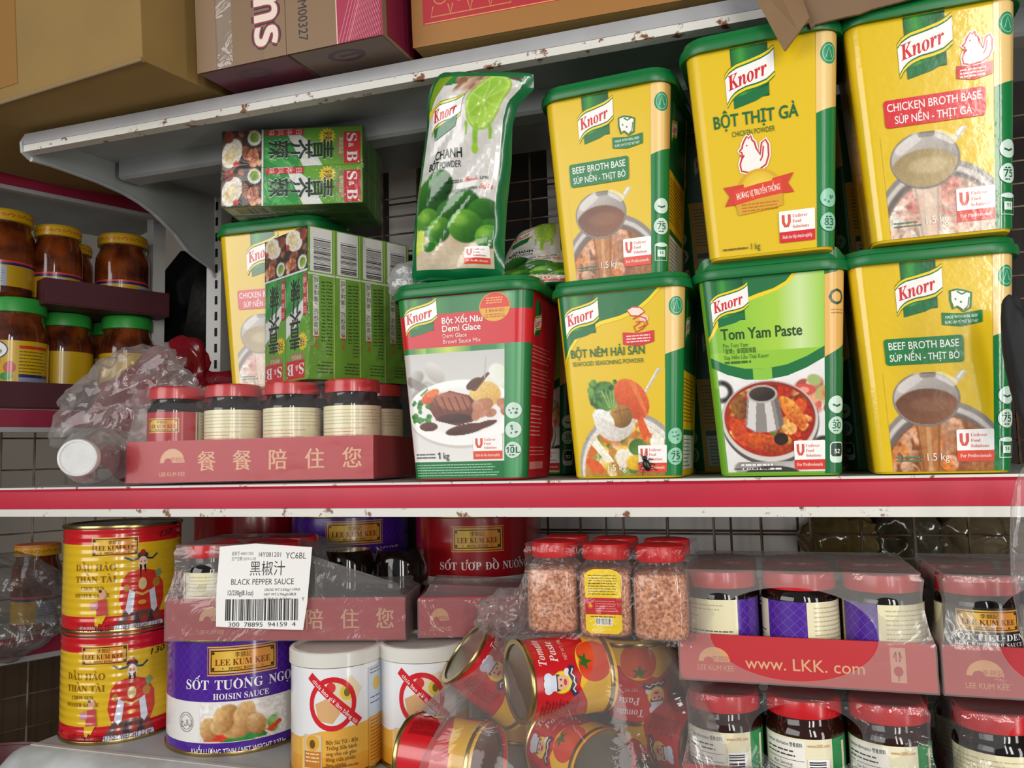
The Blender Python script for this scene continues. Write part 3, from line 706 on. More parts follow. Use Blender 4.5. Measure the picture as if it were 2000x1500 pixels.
def vn_serif(a, s, x, y, h, c, w, align='l', accents=()):
    """capitals with serifs; accents: (position along the word 0..1, kind)"""
    a.text(sty(s, 'serif'), x, y, h, c, align, w=w)
    x0 = x - (w / 2 if align == 'c' else 0)
    for t, k in accents:
        px = x0 + t * w
        if k == 'v': a.line([(px - h * .18, y - h * 1.32), (px + h * .12, y - h * 1.12)], h * .12, c)
        elif k == '/': a.line([(px - h * .1, y - h * 1.12), (px + h * .18, y - h * 1.36)], h * .13, c)
        elif k == '^': a.line([(px - h * .22, y - h * 1.08), (px, y - h * 1.28), (px + h * .22, y - h * 1.08)], h * .11, c)
        elif k == '^/': a.line([(px - h * .22, y - h * 1.06), (px, y - h * 1.24), (px + h * .22, y - h * 1.06)], h * .1, c); a.line([(px + h * .12, y - h * 1.26), (px + h * .36, y - h * 1.46)], h * .12, c)
        elif k == '^v': a.line([(px - h * .22, y - h * 1.06), (px, y - h * 1.24), (px + h * .22, y - h * 1.06)], h * .1, c); a.line([(px - h * .3, y - h * 1.46), (px - h * .02, y - h * 1.28)], h * .12, c)
        elif k == 'h': a.line([(px, y - h * .82), (px + h * .16, y - h * .98), (px + h * .1, y - h * 1.12)], h * .11, c)
        elif k == '-': a.line([(px - h * .22, y - h * .5), (px + h * .2, y - h * .5)], h * .11, c)
        elif k == '.': a.ell(px, y + h * .22, h * .1, h * .1, c, 8)
def art_oyster(hand=None, hy=0):
    a = Art(); W = 264
    a.rect(-W, 0, 2 * W, 137, '#dfb61a'); a.rect(-W, 0, 2 * W, 20, '#c7161f'); a.rect(-W, 113, 2 * W, 24, '#c7161f')
    plaque(a, -46, 11, 66, 25)
    g = '#8a5f0c'
    vn_serif(a, 'DẦU'.replace('Ầ', 'A') + ' HAO', -72, 54, 8.5, g, 62, accents=((.24, '^v'), (.78, 'v')))
    vn_serif(a, 'THAN TAI', -72, 69, 8.5, g, 62, accents=((.34, '^v'), (.84, 'v')))
    a.text(sty('CHOY SUN', 'serif'), -62, 79, 5, g, w=36); a.text(sty('OYSTER SAUCE', 'serif'), -72, 88, 5, g, w=54)
    # robed figure
    x, y = 26, 34
    a.line([(x - 26, y + 4), (x - 16, y + 8), (x, y + 6), (x + 14, y + 8), (x + 22, y + 2)], 2.6, '#2c3a4a')
    a.ell(x, y + 3, 8, 5, '#30343f', 16); a.ell(x, y - 1, 4, 4, '#a02a2a', 12)
    a.poly([(x - 28, y + 34), (x - 20, y + 24), (x, y + 20), (x + 20, y + 25), (x + 33, y + 42), (x + 34, y + 62), (x + 26, y + 80), (x - 26, y + 78), (x - 32, y + 58)], '#cc2f22')
    a.ell(x + 21, y + 40, 6, 6, '#b8812e', 16); a.ell(x - 22, y + 44, 4, 5, '#b8812e', 14); a.ell(x + 20, y + 60, 5, 5, '#a8402a', 14); a.ell(x, y + 64, 6, 3, '#e09a3a', 14)
    a.poly([(x - 24, y + 74), (x + 24, y + 74), (x + 32, y + 92), (x + 30, y + 97), (x - 34, y + 97), (x - 36, y + 92)], '#6a4a46'); a.poly([(x - 36, y + 91), (x + 32, y + 91), (x + 34, y + 97), (x - 6, y + 100), (x - 38, y + 97)], '#c9cfe2')
    for i in range(5): a.poly([(x - 22 + i * 10, y + 90), (x - 17 + i * 10, y + 76), (x - 12 + i * 10, y + 90)], ('#a8362a', '#4a2f36')[i % 2])
    for sx in (-1, 1): a.poly([(x + sx * 10, y + 50), (x + sx * 18, y + 46), (x + sx * 23, y + 72), (x + sx * 18, y + 79), (x + sx * 13, y + 74)], '#d5dcec'); 
    a.ell(x, y + 13, 7, 9, '#e8c3a4', 18); a.poly([(x - 5, y + 14), (x - 1, y + 16), (x - 3, y + 33)], '#1c1614'); a.poly([(x + 5, y + 14), (x + 1, y + 16), (x + 4, y + 28)], '#1c1614'); a.ell(x - 2.6, y + 11, 1, .8, '#222222', 8); a.ell(x + 2.6, y + 11, 1, .8, '#222222', 8); a.ell(x, y + 40, 6, 8, '#d9c28a', 14); a.line([(x - 10, y + 50), (x, y + 54), (x + 10, y + 50)], 3, '#e0b060')
    a.poly([(x + 18, y + 26), (x + 26, y + 22), (x + 30, y + 28), (x + 22, y + 36)], '#7a9a6a')
    # small child figure
    a.ell(-28, 84, 5, 6, '#d9a58a', 14); a.ell(-31, 80, 2.4, 2, '#2a2020', 10); a.poly([(-36, 92), (-22, 90), (-20, 112), (-36, 112)], '#c04a4a'); a.poly([(-46, 96), (-34, 92), (-34, 102), (-44, 104)], '#c98a9a'); a.poly([(-38, 112), (-22, 111), (-28, 122), (-32, 121), (-34, 126), (-38, 124)], '#dfb61a')
    a.text('KHỐI LƯỢNG TỊNH / NET WEIGHT 2,2 kg', -66, 131, 7, '#5e0a10', w=120, bold=.01)
    if hand: a.text(hand, 52, 30 + hy, 8, '#2a1a16', bold=.01, rot=6, w=24, shear=.2)
    return a
def lattice(a, x0, x1, y0, y1, c, p=6.0):
    V = []; F = []
    x = x0
    k = 0
    while x < x1:
        y = y0; j = 0
        while y + p < y1 + .01:
            b = len(V); s = 1 if (k + j) % 2 else -1
            V += [(x, y + (0 if s > 0 else p)), (x + .5, y + (0 if s > 0 else p)), (x + p + .5, y + (p if s > 0 else 0)), (x + p, y + (p if s > 0 else 0))]; F.append((b, b + 1, b + 2, b + 3))
            y += p; j += 1
        x += p; k += 1
    a.add(V, F, rgb(c))
def art_hoisin():
    a = Art(); W = 308; P1 = '#4b1f94'
    a.rect(-W, 0, 2 * W, 140, '#efece8'); a.rect(-W, 0, 2 * W, 72, P1); a.rect(-W, 121, 2 * W, 19, P1)
    lattice(a, -120, 150, 0, 72, '#6a45ad')
    a.h += 1; plaque(a, -32, 8, 88, 30); a.line([(-34, 6), (58, 6), (58, 40), (-34, 40)], 1.6, '#e0a83c', True)
    vn_serif(a, 'SOT', -66, 57, 11.5, WHT, 34, accents=((.5, '^/'),)); vn_serif(a, 'TUONG', -24, 57, 11.5, WHT, 62, accents=((.44, 'h'), (.62, 'h'))); vn_serif(a, 'NGOT', 46, 57, 11.5, WHT, 46, accents=((.62, '.'),))
    a.text(sty('HOISIN SAUCE', 'serif'), -26, 69, 7, WHT, w=72)
    def fn(p):
        p.fill('#efece8'); p.ell(0, 116, 52, 10, '#d8c0a8', alpha=.4, soft=.6)
        p.blobs(16, -40, 60, 96, 112, 4, 8, ['#6fae4a', '#4f9a3a', '#a8d08a', '#efece8'], seed=3, sq=.3); p.poly([(-40, 110), (-10, 104), (20, 112), (6, 120), (-38, 120)], '#d8402a'); p.poly([(40, 112), (62, 102), (66, 106), (50, 116)], '#d8502a')
        p.poly([(-16, 120), (4, 110), (40, 112), (46, 118), (20, 121)], '#2f8a3a')
        for cx, cy, rx, ry, r in ((-10, 86, 16, 10, 20), (-32, 104, 12, 14, 0), (14, 92, 14, 20, -20), (6, 104, 20, 12, 10), (30, 102, 14, 12, -40), (-14, 98, 16, 12, 30)): p.ell(cx, cy, rx, ry, '#e3bd84', rot=r, soft=.1, c2='#a9743e')
        p.tex(.16, .3, 4)
    a.pic(-44, 74, 118, 46, fn, 1.6)
    a.ring(-66, 97, 12, .8, '#8a8a86'); a.ring(-66, 97, 9, .6, '#8a8a86'); a.text('حلال', -66, 100, 6, '#555555', 'c')
    a.text('KHỐI LƯỢNG TỊNH / NET WEIGHT 2,27 kg', -56, 135, 7.5, WHT, w=128, bold=.01)
    return a
def art_barbecue():
    a = Art(); W = 308
    a.rect(-W, 0, 2 * W, 140, '#e9e6e2'); a.rect(-W, 0, 2 * W, 82, '#a3121d'); plaque(a, -44, 14, 74, 30)
    a.line([(-46, 12), (32, 12), (32, 46), (-46, 46)], 1.4, '#e0a83c', True)
    vn_serif(a, 'SOT', -66, 71, 10.5, WHT, 28, accents=((.5, '^/'),)); vn_serif(a, 'UOP', -32, 71, 10.5, WHT, 30, accents=((.3, 'h'), (.3, '/'), (.62, 'h'))); vn_serif(a, 'DO', 4, 71, 10.5, WHT, 20, accents=((.12, '-'), (.7, '^v'))); vn_serif(a, 'NUONG', 30, 71, 10.5, WHT, 46, accents=((.44, 'h'), (.62, 'h'), (.6, '/')))
    return a
def art_lion():
    a = Art(); W = 190
    a.rect(-W, 0, 2 * W, 118, '#edeff2', '#e9e9ea')
    a.poly([(-W, 78), (-50, 78), (-20, 70), (20, 66), (45, 64), (W, 64), (W, 118), (-W, 118)], '#e9b04a'); a.rect(-W, 98, 2 * W, 20, '#e2a236', '#d98e22')
    a.hgrad(-46, 78, 24, 40, [(0, '#f0c56a'), (.5, '#f7e2ae'), (1, '#efbf60')])
    # prohibition sign over a picture of a sachet
    a.poly([(-6, 18), (20, 10), (34, 26), (18, 52), (-8, 46)], '#e9d9b8'); a.ell(14, 28, 9, 9, '#e3c64a', 18); a.ell(-6, 22, 6, 6, '#d83a3a', 16); a.ell(14, 28, 4, 5, '#7a6a20', 12); a.poly([(-26, 40), (-12, 34), (6, 50), (-4, 62), (-22, 58)], '#dcae7a')
    a.ring(-4, 40, 30, 6, '#d4232e'); 
    a.poly([(-36, 12), (-30, 5), (34, 60), (27, 68)], '#d4232e'); a.text('chưa bao giờ làm bằng túi !', -30, 15, 4.6, WHT, rot=-42, w=78, bold=.01)
    a.rect(-42, 74, 24, 50 - 8, '#e5c48a'); a.rect(-42, 92, 24, 18, '#c47a2a'); a.ell(-30, 83, 9, 9, '#e0a838', 20); a.ell(-30, 84, 4, 5, '#6a4a1a', 14); a.lines(-40, 94, 20, 3, 4, 1.6, '#f2d39a', ragged=.1); a.text('LION', -30, 115, 4, '#8a4a12', 'c', bold=.02); a.line([(-42, 74), (-18, 74), (-18, 112), (-42, 112)], .9, '#c9cdd6', True)
    for i, s in enumerate(('Bột Sư Tử - Bột', 'Trứng Sữa bánh', 'ong cho cái giàu', 'lỏng cửa phiên', 'làm nhiên')): a.text(s, -12, 84 + i * 6.2, 4.2, '#7a531a', w=(40, 38, 37, 36, 24)[i], bold=.03)
    # side panel with small print
    a.rect(44, 6, 34, 56, '#c9d3e3'); a.ell(60, 26, 8, 8, '#e0b84a', 16); a.lines(47, 8, 26, 2, 4, 1.4, '#7a6a4a'); a.lines(47, 40, 26, 2, 6, 1.2, '#3a3a6a'); a.rect(44, 62, 34, 56, '#d99a3a'); a.lines(47, 66, 28, 12, 4, 1.3, '#8a5a1a')
    a.lines(-16, 108, 44, 1, 3, 2, '#8a5a1a', ragged=.02)
    return a
def art_tomato():
    a = Art(); W = 138
    a.rect(-W, 0, 2 * W, 96, '#cf1722'); 
    for k in (-1, 1):
        c = k * 68
        a.poly([(c - 70, 66), (c - 40, 60), (c - 20, 50), (c, 56), (c + 30, 66), (c + 70, 68), (c + 70, 96), (c - 70, 96)], '#f2ba1c')
        x = c + 4
        a.ell(x, 71, 25, 22, '#f2c22c', 28); a.ell(x - 6, 70, 17, 19, '#dd3b1a', 26); a.ell(x + 8, 71, 16, 19, '#e4441e', 26, c2='#ea5a2a'); a.poly([(x - 3, 52), (x + 1, 56), (x + 8, 52), (x + 5, 58), (x + 10, 62), (x + 2, 61), (x - 1, 68), (x - 3, 61), (x - 10, 61), (x - 5, 57)], '#2f6a22')
        x = c - 15
        a.ell(x, 30, 12, 12, '#f5d832', 26); a.ring(x, 30, 12, 1, '#e9a81c', 26); a.ell(x, 29, 8, 8.5, '#eeb08c', 20); a.poly([(x - 9, 23), (x + 9, 23), (x + 8, 28), (x + 6, 24.5), (x - 6, 24.5), (x - 8, 28)], '#22264a')
        for hx, hr in ((-6, 5), (0, 6), (6, 5)): a.ell(x + hx, 14, hr, hr, '#dfe4f2', 16)
        a.rect(x - 8, 16, 16, 7, '#d3daee'); a.ell(x - 3, 28, 1.1, 1.3, '#22264a', 8); a.ell(x + 3, 28, 1.1, 1.3, '#22264a', 8); a.ell(x, 33, 3.4, 1.8, '#b8201c', 12); a.ell(x + 10, 36, 4, 3.5, '#f2e6dc', 14)
        a.line([(x - 15, 46), (x - 8, 41), (x, 44), (x + 8, 40), (x + 16, 43)], 6, '#2b3560'); a.line([(x - 12, 45), (x - 8, 42), (x - 4, 45), (x, 43), (x + 4, 44), (x + 8, 40.5), (x + 13, 43)], 1.6, '#f0e6d0')
        a.text(sty('Tomato', 'ital'), c + 4, 15, 9, '#f4dede', w=36); a.text(sty('Paste', 'ital'), c + 6, 29, 9, '#f4dede', w=29); a.text('NET WT. 198g', c + 8, 40, 4, '#e9bcb8', w=28)
        a.lines(c - 56, 8, 24, 11, 4, 1.6, '#8f1218')
    return a
def art_tray(kind):
    a = Art(); g = '#dba880'
    if kind == 'text':
        W = 307
        a.rect(0, 0, W, 47, '#b2232e')
        arch(a, 60, 25, 16, g); a.text('LEE KUM KEE', 60, 40, 4.6, g, 'c', w=33)
        for i, ch in enumerate('餐餐陪住您'): [a.text(ch, 104 + i * 44.5 + q, 33, 17, g, 'c') for q in (-.4, .4)]
    elif kind == 'web':
        a.rect(0, 0, 228, 47, '#bf2a30'); arch(a, 33, 28, 15, '#d9a06a'); a.text('LEE KUM KEE', 34, 37, 5.6, '#d9a06a', 'c', w=34)
        a.text('www. LKK. com', 62, 33, 12, g, w=106, bold=.008)
        a.rect(190, 5, 13, 34, '#d59a80'); a.line([(193, 15), (195, 9), (195, 19)], 1.2, '#b2232e'); a.line([(200, 15), (198, 9), (198, 19)], 1.2, '#b2232e'); a.ell(196.5, 28, 4, 5, '#b2232e', 14); a.rect(196, 31, 1, 6, '#b2232e')
    else:
        a.rect(0, 0, 228, 47, '#b2232e'); arch(a, 33, 28, 15, '#d9a06a'); a.text('LEE KUM KEE', 34, 40, 5.4, '#d9a06a', 'c', w=34)
    return a
def arch(a, x, y, r, c):
    P = [(x + r * math.cos(t), y - r * math.sin(t)) for t in np.linspace(0, PI, 16)]
    Q = [(x - r * .35 + r * .33 * math.cos(t), y - r * .33 * math.sin(t)) for t in np.linspace(PI, 0, 10)]
    a.poly(P + Q, c); a.text('李錦記', x + r * .42, y - r * .08, r * .27, '#b2232e', 'c')
def art_jar(kind):
    """label band of a sauce jar; u=0 faces the art's front"""
    a = Art(); L = '#ebe3bc'
    W = 104
    if kind == 'barbecue':
        a.rect(-W, 0, 2 * W, 62, L); a.rect(-36, 0, 72, 62, '#b31a2a'); plaque(a, -24, 8, 40, 19); vn_serif(a, 'SOT UOP', -32, 46, 6, '#f0e4d8', 30, accents=((.2, '^/'),)); vn_serif(a, 'DO NUONG', 0, 46, 6, '#f0e4d8', 34, accents=((.2, '^v'),)); a.lines(-24, 51, 40, 1, 3, 2, '#e9b9ae')
        a.rect(38, 0, 1.2, 62, '#2a1a14'); a.rect(-39, 0, 1.2, 62, '#2a1a14')
        for x in (44, -98): a.lines(x, 5, 50, 12, 4.2, 1.1, '#bbb290')
    elif kind == 'back':
        a.rect(-W, 0, 2 * W, 62, L); a.rect(62, 0, 44, 62, '#b31a2a'); a.rect(-106, 0, 44, 62, '#b31a2a'); a.lines(-48, 5, 92, 5, 4.2, 1.1, '#bbb290'); a.lines(-48, 28, 60, 3, 4.2, 1.1, '#c08a6a'); a.lines(-48, 42, 92, 4, 4.2, 1.1, '#bbb290'); a.rect(-56, 0, 1.4, 62, '#2a1a14'); a.rect(55, 0, 1.4, 62, '#2a1a14')
    elif kind == 'pepper':
        a.rect(-W, 0, 2 * W, 62, '#e6ddb6'); a.rect(-38, 0, 76, 62, '#1c1d22'); plaque(a, -25, 2, 50, 19); vn_serif(a, 'SOT TIEU DEN', -29, 28.6, 5.6, WHT, 58, accents=((.08, '^/'), (.47, '^'), (.66, '-'))); a.text(sty('BLACK PEPPER SAUCE', 'serif'), -27, 34, 3.6, WHT, w=54)
        a.rect(60, 0, 5, 62, '#1c1d22'); a.lines(42, 6, 16, 11, 4.5, 1.1, '#bbb290'); a.lines(68, 6, 30, 11, 4.5, 1.1, '#bbb290'); a.lines(-96, 6, 52, 11, 4.5, 1.1, '#bbb290')
    elif kind == 'hoisin':
        a.rect(-W, 0, 2 * W, 62, L); a.rect(14, 0, 36, 50, '#4b1f94'); lattice(a, 14, 48, 0, 46, '#7a57b8', 5); a.rect(14, 46, 36, 16, '#dfe0ea'); a.h += 1; a.lines(-46, 5, 56, 2, 4, 1.1, '#bbb290'); a.lines(-46, 16, 26, 2, 4, 1.1, '#c08a6a'); a.lines(-46, 30, 56, 3, 4.2, 1.2, '#4a4436'); a.lines(-46, 46, 50, 3, 4.2, 1.1, '#bbb290'); a.lines(56, 5, 44, 12, 4.2, 1.1, '#bbb290')
    else:  # nutrition table and green panel
        a.rect(-W, 0, 2 * W, 62, '#eee7c6'); a.rect(26, 0, 40, 62, '#118a48'); a.rect(38, 4, 4, 36, '#eee7c6'); a.rect(-38, 2, 40, 60, '#f2f0e6'); a.text('Nutrition Information 營養資料', -36, 8, 3.2, '#222222', w=36, bold=.02)
        a.lines(-36, 12, 30, 2, 4, 1.4, '#333333', ragged=.1); a.rect(-37, 20.5, 38, .5, '#222222'); a.text('Per Serving', -18, 26, 2.8, '#222222', 'c'); a.rect(-37, 28, 38, .5, '#222222')
        for i in range(7): a.lines(-36, 31 + i * 4.4, 18, 1, 4, 1.4, '#333333', ragged=.05); a.lines(-6, 31 + i * 4.4, 6, 1, 4, 1.4, '#333333', ragged=.02); a.rect(-37, 34 + i * 4.4, 38, .3, '#555555')
        a.text('www.LKK.com', 4, 7, 3, '#d08a3a', w=19); a.rect(4, 18, 18, 44, '#fafafa'); a.barcode(5, 20, 14, 40, vert=True, n=18)
        a.rect(-44, 0, 2, 62, '#3a3028'); a.lines(-96, 6, 46, 11, 4.5, 1.1, '#bbb290')
    return a
def art_sticker():
    a = Art(); a.poly([(0, 2), (40, -1), (101, 4), (98, 60), (94, 88), (0, 84), (-1, 40)], '#f3f2ef'); k = '#2c2c2e'
    a.text('备案号 4400/17003', 14, 11, 3.2, k, w=24); a.text('生产日期 2019-11-05', 14, 16.5, 3.2, k, w=27)
    a.text('I4Y081201', 44, 13, 5, k, w=24, rot=-1); a.text('YC6BL', 73, 15, 6.4, k, w=22, rot=-2)
    a.text('黑椒汁', 54, 31, 11.5, k, 'c', w=38); a.text('BLACK PEPPER SAUCE', 49, 41.5, 6, k, 'c', w=68)
    a.text('12/230g(8.1oz)', 12, 52, 5, k, w=28)
    for i, s in enumerate(('GROSS WT.5.03kg(11.09LB', 'NET WT.2.76kg(6.08LB', 'M.28.8x21.4x9.5cm')): a.text(s, 52, 48 + i * 4.6, 2.6, '#4a4a4c', w=(38, 34, 29)[i])
    a.text('Y', 92, 58, 3.4, k); a.barcode(10, 56, 80, 22, '#161618', n=44); a.text('300  78895  94159  4', 14, 84, 4.4, k, w=72)
    return a
def art_wasabi():
    a = Art(); a.rect(0, 0, 50, 185, '#6fae2a')
    a.rect(0, 0, 50, 185, '#6fae2a', '#5aa52e'); a.poly([(0, 76), (50, 84), (50, 132), (0, 132)], '#1f9a3c')
    a.poly([(20, 132), (50, 88), (50, 110), (36, 132)], '#39b04a')
    a.poly([(50, 52), (50, 78), (8, 98), (0, 118), (0, 92), (16, 72)], '#e9ebe6')
    a.rect(7, 2, 42, 22, '#cf2230'); a.text(sty('S', 'serif'), 9, 20, 13, WHT, w=11); a.text(sty('&', 'serif') + '', 22, 18, 7, WHT); a.text(sty('B', 'serif'), 32, 20, 14, WHT, w=14); a.ell(47, 5, 1, 1, WHT, 10)
    a.poly([(7, 24), (43, 24), (43, 30), (25, 35), (7, 30)], '#9a8a5a'); a.text('美味佳品', 25, 30, 4.4, '#e8dcb4', 'c', w=22)
    pts = []
    for k in range(28): r = (12, 8.6)[k % 2]; pts.append((12 + r * math.cos(2 * PI * k / 28), 46 + r * math.sin(2 * PI * k / 28)))
    a.poly(pts, '#f2d21c'); a.text('辣', 12, 50.5, 9.5, '#1c2a18', 'c')
    for ch, x, y, s in (('青', 29, 66, 24), ('芥', 28, 94, 24), ('辣', 27, 121, 22)): a.text(ch, x, y, s, '#e8ece4', 'c', bold=.03, w=s * 1.16); [a.text(ch, x + q, y + q2, s, '#14301a', 'c', w=s * 1.08) for q, q2 in ((-.5, 0), (.5, .3), (0, -.5), (.2, .5))]
    a.rect(1, 77, 8, 50, '#cf2a30')
    for i, ch in enumerate('日本风味'): a.text(ch, 5, 86.5 + i * 12, 6, '#f2d9d2', 'c')
    a.rect(0, 130, 50, 2.4, '#efefe9')
    def fn(p):
        p.fill('#2c1c14'); p.blobs(20, 0, 50, 133, 185, 3, 7, ['#8a4a2a', '#b5653a', '#6a3420', '#d98a5a', '#4a2a1a'], seed=7)
        p.ell(11, 142, 10, 9, '#f1efe8', soft=.06); p.ell(10, 142, 7, 6, '#9fbf4a', soft=.2, c2='#6f9a2a')
        p.ell(30, 172, 20, 13, '#f1ece0', soft=.05, rot=-20); p.ell(32, 172, 12, 8, '#e8d9b0', soft=.2, rot=-20); p.blobs(10, 24, 40, 166, 180, 2, 4, ['#f7f2e4', '#e9cf8a', '#efe3c2'], seed=2); p.ell(44, 166, 4, 4, '#d8362a')
        p.ell(36, 144, 10, 8, '#d98a62', c2='#a9512f'); p.ell(36, 144, 5, 4, '#e9c0a0'); p.blobs(10, 26, 48, 134, 152, 2, 5, ['#c9683a', '#e0a07a', '#8f3f22', '#f0d0b0'], seed=12); p.ell(8, 176, 8, 7, '#b94a2a', c2='#6a2a18'); p.tex(.2, .5, 3)
    a.pic(0, 132.4, 50, 52.6, fn, 1.4)
    return a
def art_wasabi_side():
    a = Art(); a.rect(0, 0, 38, 185, '#66a32c', '#7aa83a'); a.rect(0, 0, 2, 185, '#a9cc5a')
    a.rect(4, 130, 31, 54, '#ecebe6'); a.barcode(6, 132, 24, 40, '#2c2f33', vert=True, n=26); a.rect(0, 126, 38, 2.4, '#e4e8da')
    a.lines(4, 30, 9, 22, 4.2, 1.5, '#2c4a1a', ragged=.1); a.lines(14, 46, 6, 18, 4.2, 1.5, '#2c4a1a', ragged=.1)
    a.rect(23, 52, 8.5, 73, '#e4e6dc')
    for i, ch in enumerate('质量保证，美味天成'[::1]): a.text(ch, 27.2, 60.5 + i * 7.8, 5.4, '#22301c', 'c')
    a.text(sty('S·B', 'serif'), 24, 38, 5.5, '#c9482a', rot=-90, w=18); a.lines(4, 8, 24, 4, 4, 1.4, '#2c4a1a')
    return a
def art_salt_front():
    a = Art(); R = [(4, 12), (8, 7), (16, 4), (36, 4), (44, 7), (48, 12), (48, 84), (43, 89), (9, 89), (4, 84)]
    a.poly(R, '#f3d21a'); a.rect(4, 42, 44, 22, '#c41f28'); a.lines(8, 12, 36, 8, 3.5, 1.2, '#6a5410', ragged=.12); a.ell(10, 53, 3, 3.6, '#e0602a', 12); a.poly([(8, 54), (10, 48), (13, 54)], '#f0b02a'); a.lines(16, 46, 28, 5, 3.2, 1.0, '#e79a92', ragged=.2); a.lines(10, 66, 30, 1, 3, 1.4, '#6a5410', ragged=.02)
    a.rect(16, 68, 20, 10, '#f4f2ea'); a.barcode(17, 69, 18, 8, n=16)
    return a
def art_lime():
    a = Art()
    for q in ((0, 0, 116, 14), (0, 236, 116, 14), (0, 14, 8, 222), (106, 14, 10, 222)): a.rect(*q, '#0d6b3a'); a.h = 0
    def fn(p):
        p.fill('#dcdad6', '#cfcdc9'); 
        p.m = (p.Y < 20 + 6 * np.sin(p.X * .06)).astype(float); p.put(np.ones(len(p.X)), '#2c7a34'); p.m = np.ones(len(p.X))
        p.blobs(18, 40, 106, 6, 46, 5, 10, ['#a98568', '#c9a88a', '#8a6248', '#e0c4aa', '#b9937a'], seed=4); p.ell(98, 8, 12, 9, '#6a3a34', soft=.3); p.ell(46, 44, 20, 12, '#d9d7d3', soft=.5)
        # lime slice
        p.ell(80, 42, 20, 32, '#8cbf2e', soft=.04); p.ell(80, 42, 18.5, 30, '#c9e07a', soft=.05); p.ell(80, 42, 16.5, 27.5, '#8fc23a', soft=.2, c2='#a9d24a')
        for k in range(8): p.seg(80, 42, 80 + 16 * math.cos(k * PI / 4 + .2), 42 + 27 * math.sin(k * PI / 4 + .2), .9, '#d5e89a', .7)
        p.seg(76, 70, 76, 92, 6, '#8fc23a', w1=5); p.ell(76, 93, 4, 5, '#9fce3e'); p.seg(92, 66, 93, 80, 4, '#8fc23a'); p.seg(64, 66, 65, 78, 3, '#8fc23a')
        p.ell(58, 214, 70, 46, '#d3c0a2', soft=.1); p.ell(40, 222, 30, 18, '#dccbb0', soft=.6)
        # limes
        for cx, cy, r in ((26, 150, 24), (36, 134, 18), (70, 160, 22), (96, 168, 20), (52, 168, 18), (102, 188, 17)): p.ell(cx, cy, r, r * .98, '#3c7f2c', soft=.08, c2='#123f1a')
        for cx, cy, r in ((24, 176, 17), (40, 186, 17), (74, 182, 20), (100, 194, 16)): p.ell(cx, cy, r, r * .95, '#6fae36', soft=.08, c2='#1d5a22'); p.ell(cx - r * .3, cy - r * .35, r * .4, r * .3, '#a5cf5a', soft=.9, alpha=.55)
        p.ell(10, 200, 9, 17, '#c3d93a', soft=.06, rot=-18); p.ell(11, 199, 7, 14, '#d6e66a', soft=.3, rot=-18); p.poly([(20, 204), (34, 194), (42, 204), (28, 212)], '#3f8f2e'); p.ell(28, 206, 9, 7, '#2f7a2a', soft=.2)
        p.tex(.06, .25, 3)
    a.pic(8, 14, 98, 222, fn, 1.3)
    a.poly([(8, 14), (26, 14), (8, 58)], '#7a9a1c'); a.poly([(8, 52), (30, 42), (30, 46), (8, 60)], '#f0d21a')
    brand_flag(a, 16, 38, 40, ribbon=0, rib_bottom=1.2); a.poly([(20, 72), (52, 58), (50, 70), (22, 84)], '#0c6f39')
    a.h = 2; a.text('CHANH', 26, 106, 10, '#1d2a26', w=36, bold=.03, rot=5); a.text('BỘT', 20, 118, 9, '#1d2a26', w=14, bold=.03, rot=5); a.text('POWDER', 35, 116, 7.5, '#333d3a', w=27, rot=5)
    a.text('AS GOOD AS', 46, 133, 3.6, '#222a28', w=20, rot=8, bold=.02); a.text(sty('Fresh', 'script'), 68, 130, 6, '#e0452c', rot=8, w=16, bold=.02); a.text('LIME', 87, 127, 3.6, '#222a28', w=9, rot=5, bold=.02)
    a.text('VỊ TUYỆT NHƯ CHANH', 46, 144, 3.6, '#222a28', w=40, rot=7, bold=.02); a.text(sty('Tươi', 'script'), 88, 138, 6, '#e0452c', rot=6, w=14, bold=.02)
    a.h = 2; pro_box(a, 72, 206, 30, 24)
    return a
def art_yellow_lid():
    a = Art(); a.rect(-150, 0, 300, 15, '#c79f12')
    for k in range(-6, 7): a.line([(k * 24 - 6, 9), (k * 24, 4), (k * 24 + 7, 7), (k * 24 + 2, 10)], 2, '#c8451c'); a.ring(k * 24 + 13, 7, 3, 1.2, '#c8451c', 12)
    return a
def art_pickle():
    a = Art(); a.rect(-150, 0, 300, 54, '#cfa816'); a.ell(-20, 12, 30, 14, '#2a3a6a', 28); a.ell(-20, 12, 28, 12.5, '#efefef', 28); a.ell(-20, 14, 22, 6, '#8a9a6a', 24); a.rect(-46, 22, 46, 7, '#d0342a'); a.poly([(-48, 54), (-40, 36), (-26, 30), (-8, 36), (2, 54)], '#d8642a'); a.ell(12, 34, 8, 8, '#c04a4a', 20); a.ell(8, 45, 9, 5, '#3f8f3a', 18)
    a.rect(24, 6, 46, 4, '#c8351c'); a.lines(24, 13, 44, 7, 4.2, 1.3, '#6a5410', ragged=.15); a.rect(24, 42, 50, 4, '#2a2a6a'); a.rect(24, 46, 50, 8, '#8a94a8'); return a
def art_yellow_jar():
    a = Art(); a.rect(-150, 0, 300, 40, '#b8921a'); a.rect(-150, 0, 300, 3, '#c43a3a'); a.rect(-150, 3, 300, 4, '#2a1f5a'); a.rect(-22, 9, 42, 31, '#9aa3b0'); a.lines(-20, 12, 38, 6, 4, 1.2, '#5a6270'); return a
